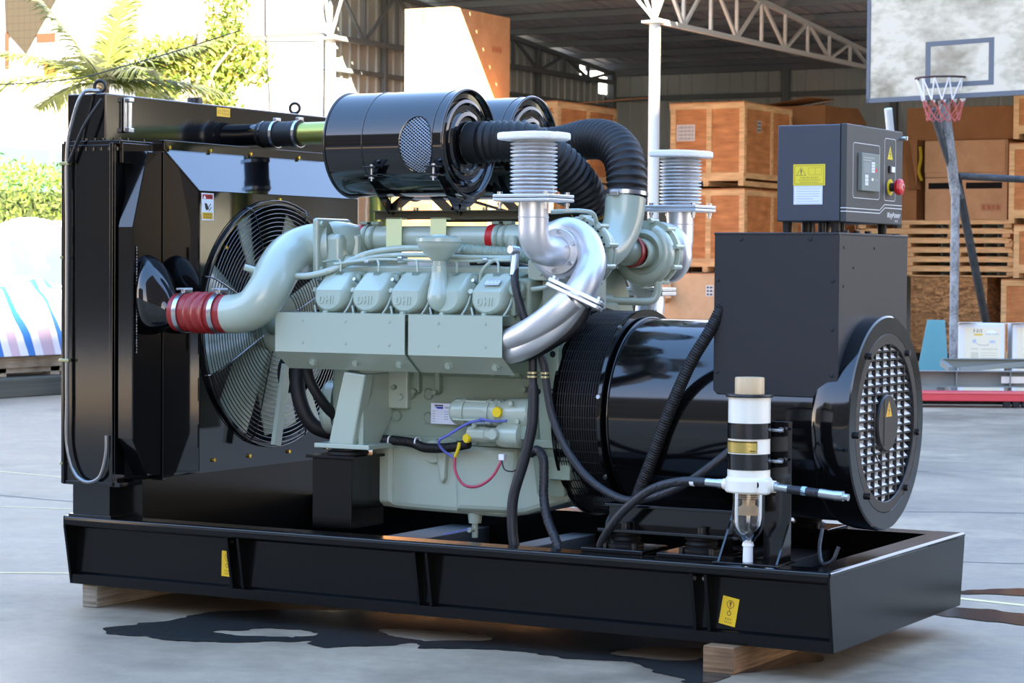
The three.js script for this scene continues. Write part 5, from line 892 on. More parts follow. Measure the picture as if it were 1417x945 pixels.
    for (const [a, b] of [[-.095, .04], [.095, .04], [-.095, -.04], [.095, -.04]]) { const q = V(a, 0, b).applyAxisAngle(Y, .35).applyQuaternion(new THREE.Quaternion().setFromUnitVectors(Y, d)).add(V(-1.122, 1.352, -.16)).addScaledVector(d, .034); mesh('flange_bolt', bolt(q, d, .011, .014), M.steel, ex); }
  } else {
    mesh('runner', sweep([[-1.365, 1.36, -1.34], [-1.36, 1.29, -1.32], [-1.36, 1.2, -1.27], [-1.38, 1.1, -1.2]], .062, 30, 22), M.silver, ex);
    mesh('pipe_flange', [bx(-1.455, -1.275, 1.355, 1.372, -1.41, -1.27, .004), bx(-1.455, -1.275, 1.374, 1.39, -1.41, -1.27, .004)], M.silver, ex);
  }
  const oil = group('turbo_oil_pipe', gen);
  if (s > 0) {
    mesh('oil_pipe', sweep([[-1.3, 1.69, -.3], [-1.2, 1.695, -.36], [-1.16, 1.685, -.39], [-1.155, 1.64, -.42]], .009, 24, 10), M.green, oil);
  } else mesh('oil_pipe', [sweep([[-1.36, 1.34, -.85], [-1.28, 1.335, -.95], [-1.2, 1.34, -1.02], [-1.185, 1.37, -1.03], [-1.18, 1.42, -1.03]], .017, 30, 12), rod(V(-1.36, 1.34, -.85), V(-1.33, 1.338, -.89), .026), rod(V(-1.48, 1.345, -.7), V(-1.36, 1.34, -.85), .008)], M.green, oil);
}
// intake pipes from the hoses down to the compressors
{
  const a = group('turbo_inlet_pipe', gen);
  mesh('inlet_bend', sweep([[-1.225, 1.535, -.55], [-1.22, 1.54, -.62], [-1.212, 1.58, -.69], [-1.203, 1.66, -.74], [-1.2, 1.76, -.76]], (t) => .07 + .014 * t, 50, 28), M.green, a);
  const b = group('turbo_inlet_pipe', gen);
  mesh('inlet_bend', sweep([[-1.4, 1.73, -.84], [-1.385, 1.66, -.86], [-1.35, 1.585, -.88], [-1.29, 1.545, -.92], [-1.25, 1.535, -.98]], (t) => .066 - .008 * t, 50, 26), M.green, b);
  mesh('red_band', lathe([[.06, 0], [.0655, .002], [.0655, .026], [.06, .028]], V(-1.262, 1.54, -.935), V(.3, -.08, -1), 28), M.red, b);
  // black air hoses
  const rib = (t, s) => .078 + .0075 * Math.pow(.5 + .5 * Math.sin(s / .0265 * 2 * Math.PI), 1.4);
  const h1 = group('air_hose', gen), h2 = group('air_hose', gen);
  mesh('corrugated_hose', sweep([[-1.775, 1.98, -.52], [-1.66, 1.985, -.525], [-1.54, 1.975, -.56], [-1.46, 1.91, -.64], [-1.41, 1.82, -.74], [-1.4, 1.73, -.83], [-1.398, 1.69, -.86]], rib, 260, 28), M.rubber, h1);
  mesh('corrugated_hose', sweep([[-1.71, 1.98, -.98], [-1.6, 1.99, -.97], [-1.47, 2.01, -.94], [-1.34, 1.995, -.88], [-1.24, 1.93, -.81], [-1.205, 1.85, -.775], [-1.2, 1.755, -.76]], rib, 320, 28), M.rubber, h2);
  mesh('hose_clamp', [band(V(-1.4, 1.715, -.845), V(.0, -.75, -.65), .084, .014, .003), along(bx(-.012, .012, -.01, .01, .084, .098, .002), V(-1.4, 1.715, -.845), V(0, -.75, -.65))], M.brass, h1);
  mesh('hose_clamp', [band(V(-1.2, 1.775, -.762), V(0, -.98, .1), .0875, .016, .003), bx(-1.225, -1.185, 1.765, 1.785, -.68, -.66, .003)], M.steel, h2);
  for (const [h, z] of [[h1, -.52], [h2, -.98]]) mesh('hose_cuff', rod(V(z > -.7 ? -1.79 : -1.745, 1.98, z), V(z > -.7 ? -1.73 : -1.69, 1.982, z), .087, .087, 28), M.rubber, h);
}

// ---------------------------------------------------------------- air cleaners on their frame
{
  const proto = (z, front) => {
    const ac = group('air_cleaner', gen), cy = 1.98, R = .217, x0 = front ? -2.375 : -2.35, x1 = front ? -1.797 : -1.75;
    let shell = lathe([[R - .004, 0], [R, 0], [R, x1 - x0], [R - .004, x1 - x0], [R - .004, 0]], V(x0, cy, z), X, 96);
    if (front) {
      // the oval window: drop the shell there and lay wire mesh in it
      const N = 300, Mx = 120, pos = [], nor = [], uv = [], cx = -1.926, ya = .32, hw = .078, ha = .56; // angle measured from +z upwards
      const win = (x, a) => ((x - cx) / hw) ** 2 + ((a + .07) / ha) ** 2 - 1;
      const xsn = [], asn = []; for (let i = 0; i <= Mx; i++) xsn.push(x0 + (x1 - x0) * i / Mx); for (let j = 0; j <= N; j++) asn.push(j / N * 2 * Math.PI - Math.PI);
      const pt = (x, a) => { const f = win(x, a); if (f < 0 && f > -.5) { const k = 1 / Math.sqrt(f + 1); return [cx + (x - cx) * k, -.07 + (a + .07) * k]; } return [x, a]; };
      for (let i = 0; i < Mx; i++) for (let j = 0; j < N; j++) {
        const q = [[i, j], [i + 1, j], [i + 1, j + 1], [i, j + 1]], inside = q.filter(([u, v]) => win(xsn[u], asn[v]) < 0).length;
        if (inside === 4) continue;
        const c = q.map(([u, v]) => pt(xsn[u], asn[v]));
        for (const k of [0, 1, 2, 0, 2, 3]) { const [x, a] = c[k]; pos.push(x, cy + Math.sin(a) * R, z + Math.cos(a) * R); nor.push(0, Math.sin(a), Math.cos(a)); uv.push(x, a); }
      }
      const g = new THREE.BufferGeometry(); g.setAttribute('position', new THREE.Float32BufferAttribute(pos, 3)); g.setAttribute('normal', new THREE.Float32BufferAttribute(nor, 3)); g.setAttribute('uv', new THREE.Float32BufferAttribute(uv, 2));
      shell = g;
      const wires = [], P = (x, a, r = R - .002) => V(x, cy + Math.sin(a) * r, z + Math.cos(a) * r);
      for (const sgn of [1, -1]) for (let k = -22; k <= 22; k++) { // diagonal wires clipped to the oval
        const p = []; for (let t = -40; t <= 40; t++) { const x = cx + t / 40 * hw, a = -.07 + (k * .0135 + sgn * (x - cx) * .75) / R; if (win(x, a) < .06) p.push(P(x, a)); else if (p.length) break; }
        if (p.length > 4) wires.push(sweep([p[0], p[Math.floor(p.length / 2)], p[p.length - 1]], .0019, 6, 4, false));
      }
      stuff(mesh('wire_mesh', wires, M.wire, ac));
      const rim = []; for (let k = 0; k <= 48; k++) { const b = k / 48 * 2 * Math.PI; rim.push(P(cx + Math.cos(b) * hw, -.07 + Math.sin(b) * ha, R)); }
      mesh('window_rim', sweep(rim, .003, 96, 6), M.blackSmooth, ac);
      mesh('filter_element', rod(V(x0 + .03, cy, z), V(x1 - .03, cy, z), .175, .175, 48), std({ color: 0x26251f, roughness: .8 }), ac);
    }
    mesh('shell', shell, M.blackSmooth, ac);
    for (const x of [x0 + .005, -2.185, x1 - .05, x1 - .003]) mesh('bead', ring(V(x, cy, z), X, R, x < x0 + .02 || x > x1 - .02 ? .0065 : .0028, 80, 8), M.blackSmooth, ac);
    mesh('end_cap', lathe([[.217, .0], [.205, -.012], [.203, -.018], [.185, -.02], [.178, -.01], [.165, -.007], [.155, -.016], [.135, -.016], [.128, -.006], [.112, -.003], [.105, -.014], [.092, -.014], [.088, .004], [.08, .01], [.08, .03], [.074, .03]], V(x1, cy, z), X, 72, .5), M.blackSmooth, ac);
    mesh('back_cap', lathe([[.001, .0], [.15, 0], [.16, .01], [.216, .012]], V(x0, cy, z), X, 64), M.blackSmooth, ac);
    if (front) for (const x of [-2.129, -1.784 - .05]) {
 mesh('clamp_tab', [bx(x - .03, x + .03, 1.872, 1.88, z + .19, z + .25, .002), bx(x - .03, x + .03, 1.838, 1.846, z + .18, z + .235, .002)], M.blackSmooth, ac);
      mesh('clamp_screw', [rod(V(x, 1.82, z + .225), V(x, 1.886, z + .225), .0045), bolt(V(x, 1.88, z + .225), Y, .009, .008), rod(V(x - .012, 1.836, z + .225), V(x + .012, 1.832, z + .225), .004)], M.steel, ac);
    }
    return ac;
  };
  proto(-.52, true); proto(-.98, false);
  const fr = group('cleaner_frame', gen);
  const olive = std({ color: 0x4a4534, roughness: .5, metalness: .3 });
  for (const z of [-.5, -1.0]) mesh('frame_beam', [bx(-2.26, -1.45, 1.668, 1.705, z - .03, z - .025, .001), bx(-2.26, -1.45, 1.7, 1.705, z - .03, z + .02, .001)], olive, fr);
  for (const x of [-2.165, -1.835]) {
    mesh('saddle_strap', [bar(V(x, 1.845, -.345), V(x, 1.705, -.5), .046, .006, X), bar(V(x, 1.705, -.5), V(x, 1.81, -.72), .046, .006, X), bar(V(x, 1.81, -.78), V(x, 1.705, -1.0), .046, .006, X), bar(V(x, 1.705, -1.0), V(x, 1.845, -1.155), .046, .006, X)], M.blackSmooth, fr);
    bolts(fr, M.zinc, [[x + .05, 1.705, -.49], [x + .13, 1.705, -.49]], Y, .011, .012, 'frame_bolt');
  }
  mesh('frame_brace', [bar(V(-1.6, 1.8, -.62), V(-1.52, 1.705, -.5), .05, .006), bar(V(-1.6, 1.8, -.62), V(-1.5, 1.71, -.95), .05, .006), bar(V(-2.05, 1.79, -.7), V(-1.85, 1.705, -.98), .05, .006)], olive, fr);
  for (const [x, m] of [[-2.14, M.yellowZinc], [-1.925, M.yellowZinc]]) {
    const b = mesh('yellow_bracket', [bx(x - .038, x + .038, 1.53, 1.675, -.49, -.484, .002), bx(x - .038, x + .038, 1.668, 1.675, -.56, -.484, .002)], m, fr);
    mesh('bracket_stub', bx(x - .03, x + .055, 1.485, 1.53, -.5, -.494, .002), M.green, fr);
  }
}

// ---------------------------------------------------------------- alternator
{
  const al = group('alternator', gen), ay = .885, o = (x) => V(x, ay, ZC);
  mesh('stator_frame', lathe([[.37, 0], [.385, .006], [.385, .86], [.37, .87]], o(-1.08), X, 96), M.black, al);
  mesh('weld_ring', ring(o(-1.078), X, .386, .006, 96, 8), M.black, al);
  mesh('adapter_plate', lathe([[.3, 0], [.425, 0], [.425, .012], [.3, .012]], o(-1.305), X, 80), M.black, al);
  mesh('adapter_plate', lathe([[.3, 0], [.42, 0], [.42, .014], [.3, .014]], o(-1.105), X, 80), M.black, al);
  mesh('inner_drum', lathe([[.35, 0], [.35, .2]], o(-1.3), X, 48), M.void, al);
  stuff(mesh('vent_screen', [...Array.from({ length: 17 }, (_, k) => ring(o(-1.285 + k * .0108), X, .413, .0021, 72, 5)), ...Array.from({ length: 56 }, (_, k) => { const a = k / 56 * 2 * Math.PI; return rod(V(-1.295, ay + Math.sin(a) * .4115, ZC + Math.cos(a) * .4115), V(-1.1, ay + Math.sin(a) * .4115, ZC + Math.cos(a) * .4115), .0021, .0021, 4); })], M.blackSatin, al));
  for (let k = 0; k < 8; k++) { const a = k / 8 * 2 * Math.PI + .2; mesh('screen_bolt', bolt(V(-1.1, ay + Math.sin(a) * .42, ZC + Math.cos(a) * .42), V(0, Math.sin(a), Math.cos(a)), .009, .008), M.steel, al); }
  mesh('end_bell', lathe([[.36, 0], [.39, .004], [.4, .02], [.41, .06], [.414, .14], [.412, .155], [.405, .16], [.345, .16], [.338, .15], [.335, .1], [.2, .09]], o(-.226), X, 96, .4), M.black, al);
  // louvred end grille
  const gr = group('end_grille', gen), fx = -.082;
  const Rg = .328, louvre = std({ color: 0xf2f5f6, roughness: .45 });
  for (let k = 0; k < 20; k++) {
    const y = -.309 + k * .0325, hw = Math.sqrt(Math.max(0, Rg * Rg - y * y));
    if (hw < .06) continue;
    { const g = ext('xy', [[-.022, .0225], [-.0, .004], [-.001, .0025], [-.024, .021]], -hw, hw).translate(fx + .003, ay + y, ZC); mesh('inner_louvre', g, louvre, gr); }
    mesh('slat', [bx(-.003, .003, -.004, .004, -hw, hw, .001).translate(fx + .004, ay + y, ZC)], M.blackSatin, gr);
  }
  for (const z of [-.205, -.125, -.045, .035, .115, .195]) { const hh = Math.sqrt(Rg * Rg - z * z); mesh('rib', bx(fx - .006, fx + .009, ay - hh, ay + hh, ZC + z - .004, ZC + z + .004, .001), M.blackSatin, gr); }
  mesh('grille_frame', [ext('zy', disc(.345, ZC, ay), fx - .02, fx + .016, .003, [(() => { const p = new THREE.Path(); p.absellipse(ZC, ay - .0, .3, .302, 0, 2 * Math.PI, true); return p; })()])], M.blackSatin, gr);
  mesh('backing_plate', lathe([[.001, 0], [.33, 0]], o(-.14), X, 48), M.blackMatte, gr);
  mesh('centre_disc', lathe([[.001, .02], [.105, .02], [.11, .014], [.11, -.01]], o(fx), X, 40), M.blackSatin, gr);
  mesh('wire_loop', [ring(o(fx + .012), X, .165, .0022, 48, 5, Math.PI).rotateX(0)], M.blackSatin, gr);
  for (const a of [.9, 2.24, 3.3, 4.05, 5.37, 6.2]) mesh('grille_bolt', bolt(V(fx + .012, ay + Math.sin(a) * .335, ZC + Math.cos(a) * .335), X, .014, .018), M.blackSatin, gr);
  const hz = label(128, 256, (g, w, h) => {
    g.fillStyle = '#17181a'; g.fillRect(0, 0, w, h); g.fillStyle = '#dba514'; g.beginPath(); g.moveTo(64, 14); g.lineTo(108, 100); g.lineTo(20, 100); g.fill(); g.strokeStyle = '#1a1a1a'; g.lineWidth = 6; g.beginPath(); g.moveTo(68, 40); g.lineTo(58, 66); g.lineTo(70, 66); g.lineTo(60, 92); g.stroke();
    g.strokeStyle = '#050505'; g.lineWidth = 5; g.beginPath(); g.arc(64, 170, 34, 0, 7); g.stroke(); g.beginPath(); g.arc(64, 170, 18, 0, 7); g.stroke(); g.beginPath(); g.moveTo(30, 214); g.lineTo(98, 214); g.stroke();
  });
  meshAt('hazard_emblem', plate(.1, .18), hz, gr, fx + .0215, ay + .005, ZC, 0, Math.PI / 2, 0);
  // feet on rubber mounts
  const ft = group('alternator_foot', gen);
  mesh('foot_rail', [bx(-1.0, -.42, .56, .572, -.46, -.2, .002), bx(-1.0, -.42, .475, .57, -.25, -.24, .002), bx(-1.0, -.42, .47, .482, -.34, -.14, .002)], M.black, ft);
  mesh('foot_rail', [bx(-1.0, -.42, .56, .572, -1.3, -1.04, .002), bx(-1.0, -.42, .475, .57, -1.26, -1.25, .002), bx(-1.0, -.42, .47, .482, -1.36, -1.16, .002)], M.black, ft);
  for (const x of [-.92, -.6]) for (const z of [-.22, -1.28]) {
    mesh('rubber_mount', lathe([[.04, 0], [.07, .002], [.072, .012], [.055, .02], [.062, .03], [.055, .04], [.066, .05], [.06, .06], [.03, .062]], V(x, .409, z), Y, 28), M.rubber, ft);
    for (const [a, b, c, r] of [[0, .482, 0, .016], [.06, .41, .05, .01], [-.06, .41, .05, .01]]) mesh('mount_bolt', bolt(V(x + a, b, z + c), Y, r, .018), M.blackSatin, ft);
    mesh('pad', bx(x - .13, x + .13, .394, .41, z > -.5 ? -.33 : -1.4, z > -.5 ? -.1 : -1.17, .003), M.black, ft);
  }
  // terminal box
  const tb = group('terminal_box', gen);
  mesh('box_body', bx(-.62, -.138, 1.01, 1.6, -1.12, -.385, .004), M.box, tb);
  mesh('front_panel', ext('xy', [[-.63, 1.01], [-.615, .995], [-.125, .995], [-.125, 1.605], [-.63, 1.605]], -.387, -.376, .002), M.box, tb);
  mesh('end_panel', ext('zy', [[-.38, 1.0], [-.38, 1.602], [-1.125, 1.602], [-1.125, 1.0]].reverse(), -.14, -.128, .002), M.box, tb);
  mesh('top_panel', bx(-.632, -.126, 1.6, 1.61, -1.13, -.374, .003), M.box, tb);
  for (const [x, y] of [[-.52, 1.585], [-.24, 1.585], [-.615, 1.43], [-.15, 1.43], [-.615, 1.25], [-.15, 1.25], [-.615, 1.08], [-.15, 1.08]]) mesh('panel_screw', lathe([[.001, .005], [.006, .004], [.009, 0]], V(x, y, -.376), Z, 12), M.box, tb);
  for (const [z, y] of [[-.43, 1.555], [-.43, 1.41], [-.53, 1.48], [-.75, 1.555]]) mesh('panel_screw', lathe([[.001, .004], [.005, .003], [.007, 0]], V(-.128, y, z), X, 12), M.blackSatin, tb);
  for (const z of [-.5, -.62, -.74]) mesh('gland', lathe([[.001, .01], [.014, .01], [.014, 0]], V(-.15, 1.61, z), Y, 12), M.blackSatin, tb);
  mesh('cable_gland', [lathe([[.001, .1], [.02, .1], [.026, .05], [.026, 0]], V(-.34, 1.61, -.6), Y, 16), rod(V(-.26, 1.6, -.55), V(-.26, 1.65, -.55), .014), rod(V(-.2, 1.6, -.6), V(-.2, 1.65, -.6), .01)], M.blackSatin, tb);
  // control box on four feet
  const cb = group('control_box', gen);
  mesh('cabinet', bx(-.408, -.15, 1.652, 2.015, -1.055, -.45, .006), M.cabinet, cb);
  const panelTex = canvasTex(1024, 640, (g, w, h) => {
    g.fillStyle = '#34383a'; g.fillRect(0, 0, w, h); g.strokeStyle = '#c9cfcf'; g.fillStyle = '#c9cfcf'; g.lineWidth = 5;
    const rrc = (x, y, a, b, r) => { g.beginPath(); g.moveTo(x + r, y); g.arcTo(x + a, y, x + a, y + b, r); g.arcTo(x + a, y + b, x, y + b, r); g.arcTo(x, y + b, x, y, r); g.arcTo(x, y, x + a, y, r); g.stroke(); };
    rrc(110, 118, 480, 360, 24); rrc(680, 60, 210, 420, 24);
    g.lineWidth = 6; for (const d of [0, 22]) { g.beginPath(); g.moveTo(0, 548 + d); g.lineTo(600, 548 + d); g.lineTo(690 + d * .3, 508 + d); g.lineTo(w, 508 + d); g.stroke(); }
    g.font = 'italic bold 50px sans-serif'; g.fillText('WayPower', 735, 594); g.font = 'bold 26px sans-serif'; g.strokeStyle = '#c9cfcf'; scrib(g, 880, 606, 70, 18, 5);
    g.fillStyle = '#d9c31d'; g.beginPath(); g.moveTo(785, 108); g.lineTo(835, 200); g.lineTo(735, 200); g.fill(); g.strokeStyle = '#3a3712'; g.lineWidth = 8; g.beginPath(); g.moveTo(790, 135); g.lineTo(778, 162); g.lineTo(792, 162); g.lineTo(782, 192); g.stroke();
    g.fillStyle = '#c9cfcf'; g.strokeStyle = '#c9cfcf'; scrib(g, 745, 428, 74, 14, 5);
  });
  const dz0 = -.45, dz1 = -1.055, dw = dz0 - dz1;
  { // door: the print lies on its +x face
    const g = bx(-.153, -.128, 1.65, 2.017, dz1 - .002, dz0 + .002, .004), p = g.attributes.position, uv = g.attributes.uv;
    for (let i = 0; i < p.count; i++) uv.setXY(i, (dz0 - p.getZ(i)) / dw, (p.getY(i) - 1.65) / .367);
    mesh('door', g, std({ map: panelTex, roughness: .5 }), cb);
  }
  mesh('door_seam', bx(-.1545, -.1515, 1.65, 2.0175, dz1 - .003, dz0 + .003, .0005), M.void, cb);
  const at = (u, v) => [dz0 - u / 1024 * dw, 1.65 + (1 - v / 640) * .367];
  const ctl = canvasTex(256, 384, (g, w, h) => {
    g.fillStyle = '#6f7a76'; g.fillRect(0, 0, w, h); g.strokeStyle = '#d5dcd8'; scrib(g, 24, 40, 150, 14, 8); g.lineWidth = 4; g.beginPath(); g.moveTo(20, 72); g.lineTo(130, 72); g.stroke();
    g.fillStyle = '#7f8a88'; g.fillRect(30, 92, 92, 108); g.fillStyle = '#cfd4d2'; for (let k = 0; k < 4; k++) { g.fillRect(136, 84 + k * 28, 50, 24); } for (let k = 0; k < 3; k++) g.fillRect(44, 218 + k * 38, 48, 34);
    g.fillStyle = '#2fae4a'; g.beginPath(); g.arc(206, 112, 10, 0, 7); g.fill(); g.fillStyle = '#cc2c33'; g.fillRect(190, 146, 26, 40); g.fillStyle = '#e6eae8'; g.beginPath(); g.arc(152, 262, 15, 0, 7); g.fill(); g.fillStyle = '#889490'; g.beginPath(); g.arc(214, 262, 10, 0, 7); g.fill();
  });
  {
    const [z0, y0] = at(200, 180), [z1, y1] = at(520, 430), g = bx(-.13, -.112, y1, y0, z1, z0, .003), p = g.attributes.position, uv = g.attributes.uv;
    for (let i = 0; i < p.count; i++) uv.setXY(i, (z0 - p.getZ(i)) / (z0 - z1), (p.getY(i) - y1) / (y0 - y1));
    mesh('controller', g, std({ map: ctl, roughness: .5 }), cb);
  }
  { const [z, y] = at(785, 268); mesh('rocker_switch', [bx(-.129, -.12, y - .014, y + .014, z - .02, z + .02, .002)], M.blackSatin, cb); mesh('hour_meter', bx(-.122, -.117, y - .011, y + .011, z - .028, z + .006, .001), M.white, cb); }
  { const [z, y] = at(785, 388); mesh('stop_collar', lathe([[.001, .003], [.032, .003], [.032, 0]], V(-.128, y, z), X, 28), M.yellow, cb); mesh('stop_stem', rod(V(-.128, y, z), V(-.1, y, z), .017), M.blackSatin, cb);
    mesh('stop_button', lathe([[.001, .03], [.018, .03], [.03, .024], [.033, .014], [.028, .002], [.017, 0]], V(-.103, y, z), X, 32), M.redPlastic, cb); mesh('button_arrow', [ring(V(-.0725, y, z), X, .012, .0015, 24, 5, 4.6)], M.white, cb); }
  mesh('key_lock', [rod(V(-.13, 1.99, -1.035), V(-.108, 1.99, -1.035), .008), bx(-.11, -.1, 1.982, 1.998, -1.04, -1.03, .002)], M.steel, cb);
  const y1 = label(256, 168, (g, w, h) => {
    g.fillStyle = '#d6c435'; g.fillRect(0, 0, w, h); g.strokeStyle = '#7c7020'; g.lineWidth = 3; g.strokeRect(12, 12, w - 24, h - 24); g.strokeStyle = '#5c5420'; g.beginPath(); g.moveTo(62, 26); g.lineTo(100, 88); g.lineTo(26, 88); g.closePath(); g.stroke(); g.fillStyle = '#1c1508'; g.fillRect(59, 42, 8, 26); g.fillRect(59, 74, 8, 8);
    g.strokeStyle = '#a39525'; g.strokeRect(124, 28, 52, 56); g.strokeRect(176, 28, 52, 56); g.strokeStyle = '#6a5f1c'; scrib(g, 54, 100, 148, 12, 9); g.lineWidth = 2; scrib(g, 40, 120, 176, 9, 22); scrib(g, 50, 138, 150, 9, 18);
  });
  meshAt('yellow_warning_sticker', plate(.128, .08), y1, cb, -.277, 1.827, -.4492);
  const w1 = label(256, 150, (g, w, h) => { g.fillStyle = '#d7deea'; g.fillRect(0, 0, w, h); g.strokeStyle = '#9aa4b8'; g.lineWidth = 3; g.strokeRect(8, 8, w - 16, h - 16); g.strokeStyle = '#7d879c'; for (let k = 0; k < 6; k++) scrib(g, 22, 20 + k * 20, k === 4 ? 150 : 208, 9, 24); });
  meshAt('white_text_sticker', plate(.116, .07), w1, cb, -.281, 1.751, -.4492);
  for (const [x, z] of [[-.385, -.5], [-.19, -.5], [-.385, -1.0], [-.19, -1.0]]) mesh('rubber_foot', rod(V(x, 1.608, z), V(x, 1.654, z), .016, .019, 16), M.rubber, cb);
  mesh('under_conduit', [rod(V(-.32, 1.6, -.7), V(-.32, 1.655, -.72), .02, .026), rod(V(-.24, 1.6, -.7), V(-.25, 1.655, -.7), .014)], M.rubber, cb);
}

// ---------------------------------------------------------------- fuel filter on its bracket
{
  const ff = group('fuel_filter', gen), fx = -.355, fz = -.09, c = V(fx, 0, fz), R = .077;
  mesh('canister', lathe([[.001, .755], [R, .755], [R, 1.006], [.001, 1.006]], c, Y, 48), M.cream, ff);
  mesh('lid_plate', lathe([[.001, 1.006], [.086, 1.006], [.088, 1.01], [.086, 1.017], [.001, 1.017]], c, Y, 40), M.blackSatin, ff);
  mesh('tan_cap', lathe([[.054, 1.017], [.054, 1.072], [.052, 1.077], [.001, 1.077]], c, Y, 40), M.tan, ff);
  for (const [a, b] of [[.855, .912], [.742, .8]]) mesh('black_strap', lathe([[R, a], [R + .003, a], [R + .003, b], [R, b]], c, Y, 48), M.blackSmooth, ff);
  mesh('filter_head', [lathe([[.001, .658], [.082, .658], [.087, .664], [.087, .702], [.082, .71], [.078, .715], [.078, .75], [.001, .75]], c, Y, 48), rod(V(fx + .06, .682, fz), V(fx + .105, .682, fz), .024, .022, 20), rod(V(fx - .06, .682, fz), V(fx - .1, .682, fz), .022, .02, 20), bx(fx + .05, fx + .1, .655, .712, fz + .02, fz + .06, .01)], M.cream, ff);
  mesh('port_hole', lathe([[.001, .001], [.012, .001], [.013, 0]], V(fx + .055, .69, fz + .064), V(.45, 0, 1), 16), M.void, ff);
  mesh('sight_bowl', lathe([[.056, .657], [.06, .655], [.06, .56], [.057, .535], [.048, .51], [.032, .49], [.026, .478], [.022, .478], [.029, .494], [.045, .514], [.0535, .537], [.0565, .56], [.0565, .655], [.056, .657]], c, Y, 40), M.clear, ff);
  mesh('bowl_turbine', lathe([[.001, .655], [.048, .655], [.048, .635], [.026, .63], [.024, .608], [.045, .592], [.052, .585], [.05, .575], [.001, .575]], c, Y, 32), M.tan, ff);
  mesh('bowl_spring', [0, 1, 2].map((k) => ring(V(fx, .648 - k * .007, fz), Y, .05, .0012, 32, 5)), M.blackSatin, ff);
  mesh('drain_plug', lathe([[.001, .478], [.016, .478], [.02, .47], [.022, .46], [.001, .46]], c, Y, 20), M.white, ff);
  mesh('drain_stub', rod(V(fx, .4, fz), V(fx, .462, fz), .019, .018, 20), M.white, ff);
  const goldTex = canvasTex(512, 128, (g, w, h) => { g.fillStyle = '#c2a858'; g.fillRect(0, 0, w, h); g.strokeStyle = '#4a3c14'; g.lineWidth = 5; g.strokeRect(4, 4, w - 8, h - 8); g.fillStyle = '#5b4a18'; g.fillRect(6, 6, w - 12, 14); for (let k = 0; k < 7; k++) { g.lineWidth = 2; scrib(g, 20, 26 + k * 13, k === 0 ? 360 : rr(380, 460), 8, 40); } g.fillStyle = '#3f3312'; g.fillRect(430, 100, 60, 10); });
  { const g = clean(new THREE.CylinderGeometry(R + .0012, R + .0012, .044, 32, 1, true, -1.35, 2.15)).translate(fx, .826, fz); mesh('gold_label', g, std({ map: goldTex, roughness: .3, metalness: .3 }), ff); }
  mesh('bracket', [bx(-.33, -.222, .4, .915, -.18, -.172, .003), ext('zy', [[-.176, .4], [-.176, .56], [-.05, .4]], -.23, -.222, 0), ext('zy', [[-.176, .4], [-.176, .56], [-.05, .4]], -.46, -.452, 0), bx(-.47, -.215, .394, .402, -.2, -.03, .002)], M.black, ff);
  for (const y of [.885, .772]) mesh('strap_bolt', [bolt(V(-.258, y, -.165), V(0, 0, 1), .01, .02), rod(V(-.285, y, -.12), V(-.235, y, -.12), .006)], M.steel, ff);
  const hose = (n, pts, r, m = M.cable) => mesh(n, sweep(pts, r, 60, 14), m, ff);
  mesh('hose_fitting', [rod(V(fx + .1, .682, fz), V(fx + .17, .677, fz + .01), .016), bolt(V(fx + .098, .682, fz), X, .02, .018)], M.steel, ff);
  hose('hose', [[fx + .16, .677, fz + .01], [fx + .24, .672, fz + .014], [fx + .3, .668, fz + .018]], .016);
  mesh('hose_mark', rod(V(fx + .215, .674, fz + .012), V(fx + .232, .673, fz + .013), .0167), std({ color: 0x9cc4dc, roughness: .5 }), ff);
  mesh('hose_fitting', [rod(V(fx + .285, .669, fz + .017), V(fx + .35, .664, fz + .02), .018), bolt(V(fx + .345, .664, fz + .02), X, .02, .03), rod(V(fx + .37, .662, fz + .02), V(fx + .395, .66, fz + .02), .013)], M.steel, ff);
  mesh('hose_fitting', [rod(V(fx - .095, .682, fz), V(fx - .17, .684, fz), .016), bolt(V(fx - .12, .682, fz), X, .02, .02)], M.steel, ff);
  mesh('hose_mark', rod(V(fx - .215, .684, fz), V(fx - .232, .684, fz), .0172), M.white, ff);
}
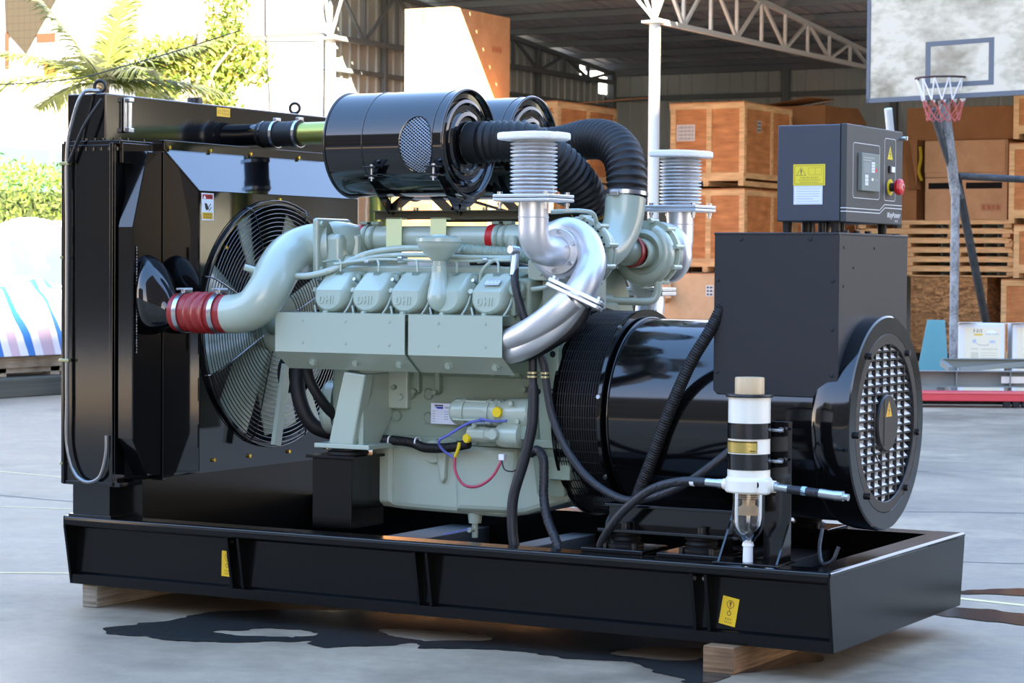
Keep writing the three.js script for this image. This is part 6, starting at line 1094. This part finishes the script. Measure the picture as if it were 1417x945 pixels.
// ---------------------------------------------------------------- loose hoses and conduits
{
  const hs = (n, pts, r, m = M.cable, k = 90) => { const g = group('hose', gen); mesh(n, sweep(pts, r, k, 14), m, g); return g; };
  hs('fuel_hose', [[-.525, .684, -.09], [-.62, .683, -.09], [-.74, .65, -.09], [-.86, .57, -.11], [-.95, .48, -.14], [-1.02, .39, -.2], [-1.05, .3, -.26]], .017);
  const a = hs('oil_hose', [[-1.425, 1.47, -.24], [-1.41, 1.4, -.22], [-1.38, 1.3, -.22], [-1.35, 1.2, -.24], [-1.345, 1.05, -.25], [-1.345, .87, -.25], [-1.38, .72, -.25], [-1.43, .56, -.25], [-1.432, .44, -.25], [-1.42, .36, -.25]], (t) => t < .42 ? .016 : .021);
  mesh('hose_fitting', [rod(V(-1.425, 1.44, -.23), V(-1.427, 1.52, -.25), .017), bolt(V(-1.427, 1.5, -.25), Y, .016, .05), lathe([[.001, .02], [.016, .02], [.019, .014], [.019, -.02]], V(-1.43, 1.54, -.24), V(-.3, .1, 1), 18)], M.steel, a);
  const b = hs('drain_hose', [[-1.325, 1.15, -.25], [-1.3, 1.1, -.25], [-1.282, 1.0, -.25], [-1.26, .9, -.25], [-1.2, .78, -.245], [-1.1, .665, -.24], [-1.0, .605, -.24], [-.9, .585, -.22], [-.78, .61, -.2], [-.66, .66, -.18], [-.56, .73, -.19], [-.45, .83, -.24], [-.38, .9, -.3]], .016);
  for (const y of [1.045, 1.06]) mesh('hose_tie', [band(V(-1.345, y, -.25), Y, .0215, .008, .002, 18), band(V(-1.29, y, -.25), Y, .0165, .008, .002, 18)], M.zinc, a);
  hs('breather_hose', [[-1.4, .735, -.34], [-1.365, .75, -.33], [-1.335, .72, -.32], [-1.325, .65, -.31], [-1.32, .57, -.3], [-1.29, .48, -.28], [-1.24, .4, -.26], [-1.2, .3, -.24]], (t, s) => .0185 + .0012 * Math.sin(s * 700));
  hs('conduit', [[-.6, 1.34, -.4], [-.64, 1.24, -.37], [-.7, 1.13, -.345], [-.76, 1.0, -.335], [-.82, .86, -.335], [-.88, .72, -.35], [-.95, .58, -.38], [-.98, .5, -.4]], (t, s) => .024 + .0016 * Math.sin(s * 620), M.rubber, 300);
  hs('battery_cable', [[-.93, .4, -.16], [-.98, .46, -.2], [-1.0, .5, -.24], [-.98, .56, -.3]], .012, M.cable, 40);
  hs('coolant_hose', [[-2.66, 1.2, -.62], [-2.65, 1.05, -.53], [-2.62, .9, -.5], [-2.57, .79, -.53], [-2.48, .745, -.62]], .032, M.rubber, 60);
  hs('coolant_hose', [[-2.52, 1.12, -.4], [-2.49, 1.0, -.38], [-2.45, .9, -.42], [-2.42, .82, -.5]], .022, M.rubber, 50);
  hs('earth_strap', [[-.13, .52, -.25], [-.12, .45, -.2], [-.09, .405, -.16], [-.05, .42, -.15], [-.03, .47, -.16]], .007, M.cable, 40);
}
// give the set its origin on the skid's base
{
  const o = V(-1.75, .1, -.75);
  for (const c of gen.children) c.position.sub(o);
  gen.position.copy(o);
}
renderer.render(scene, camera);
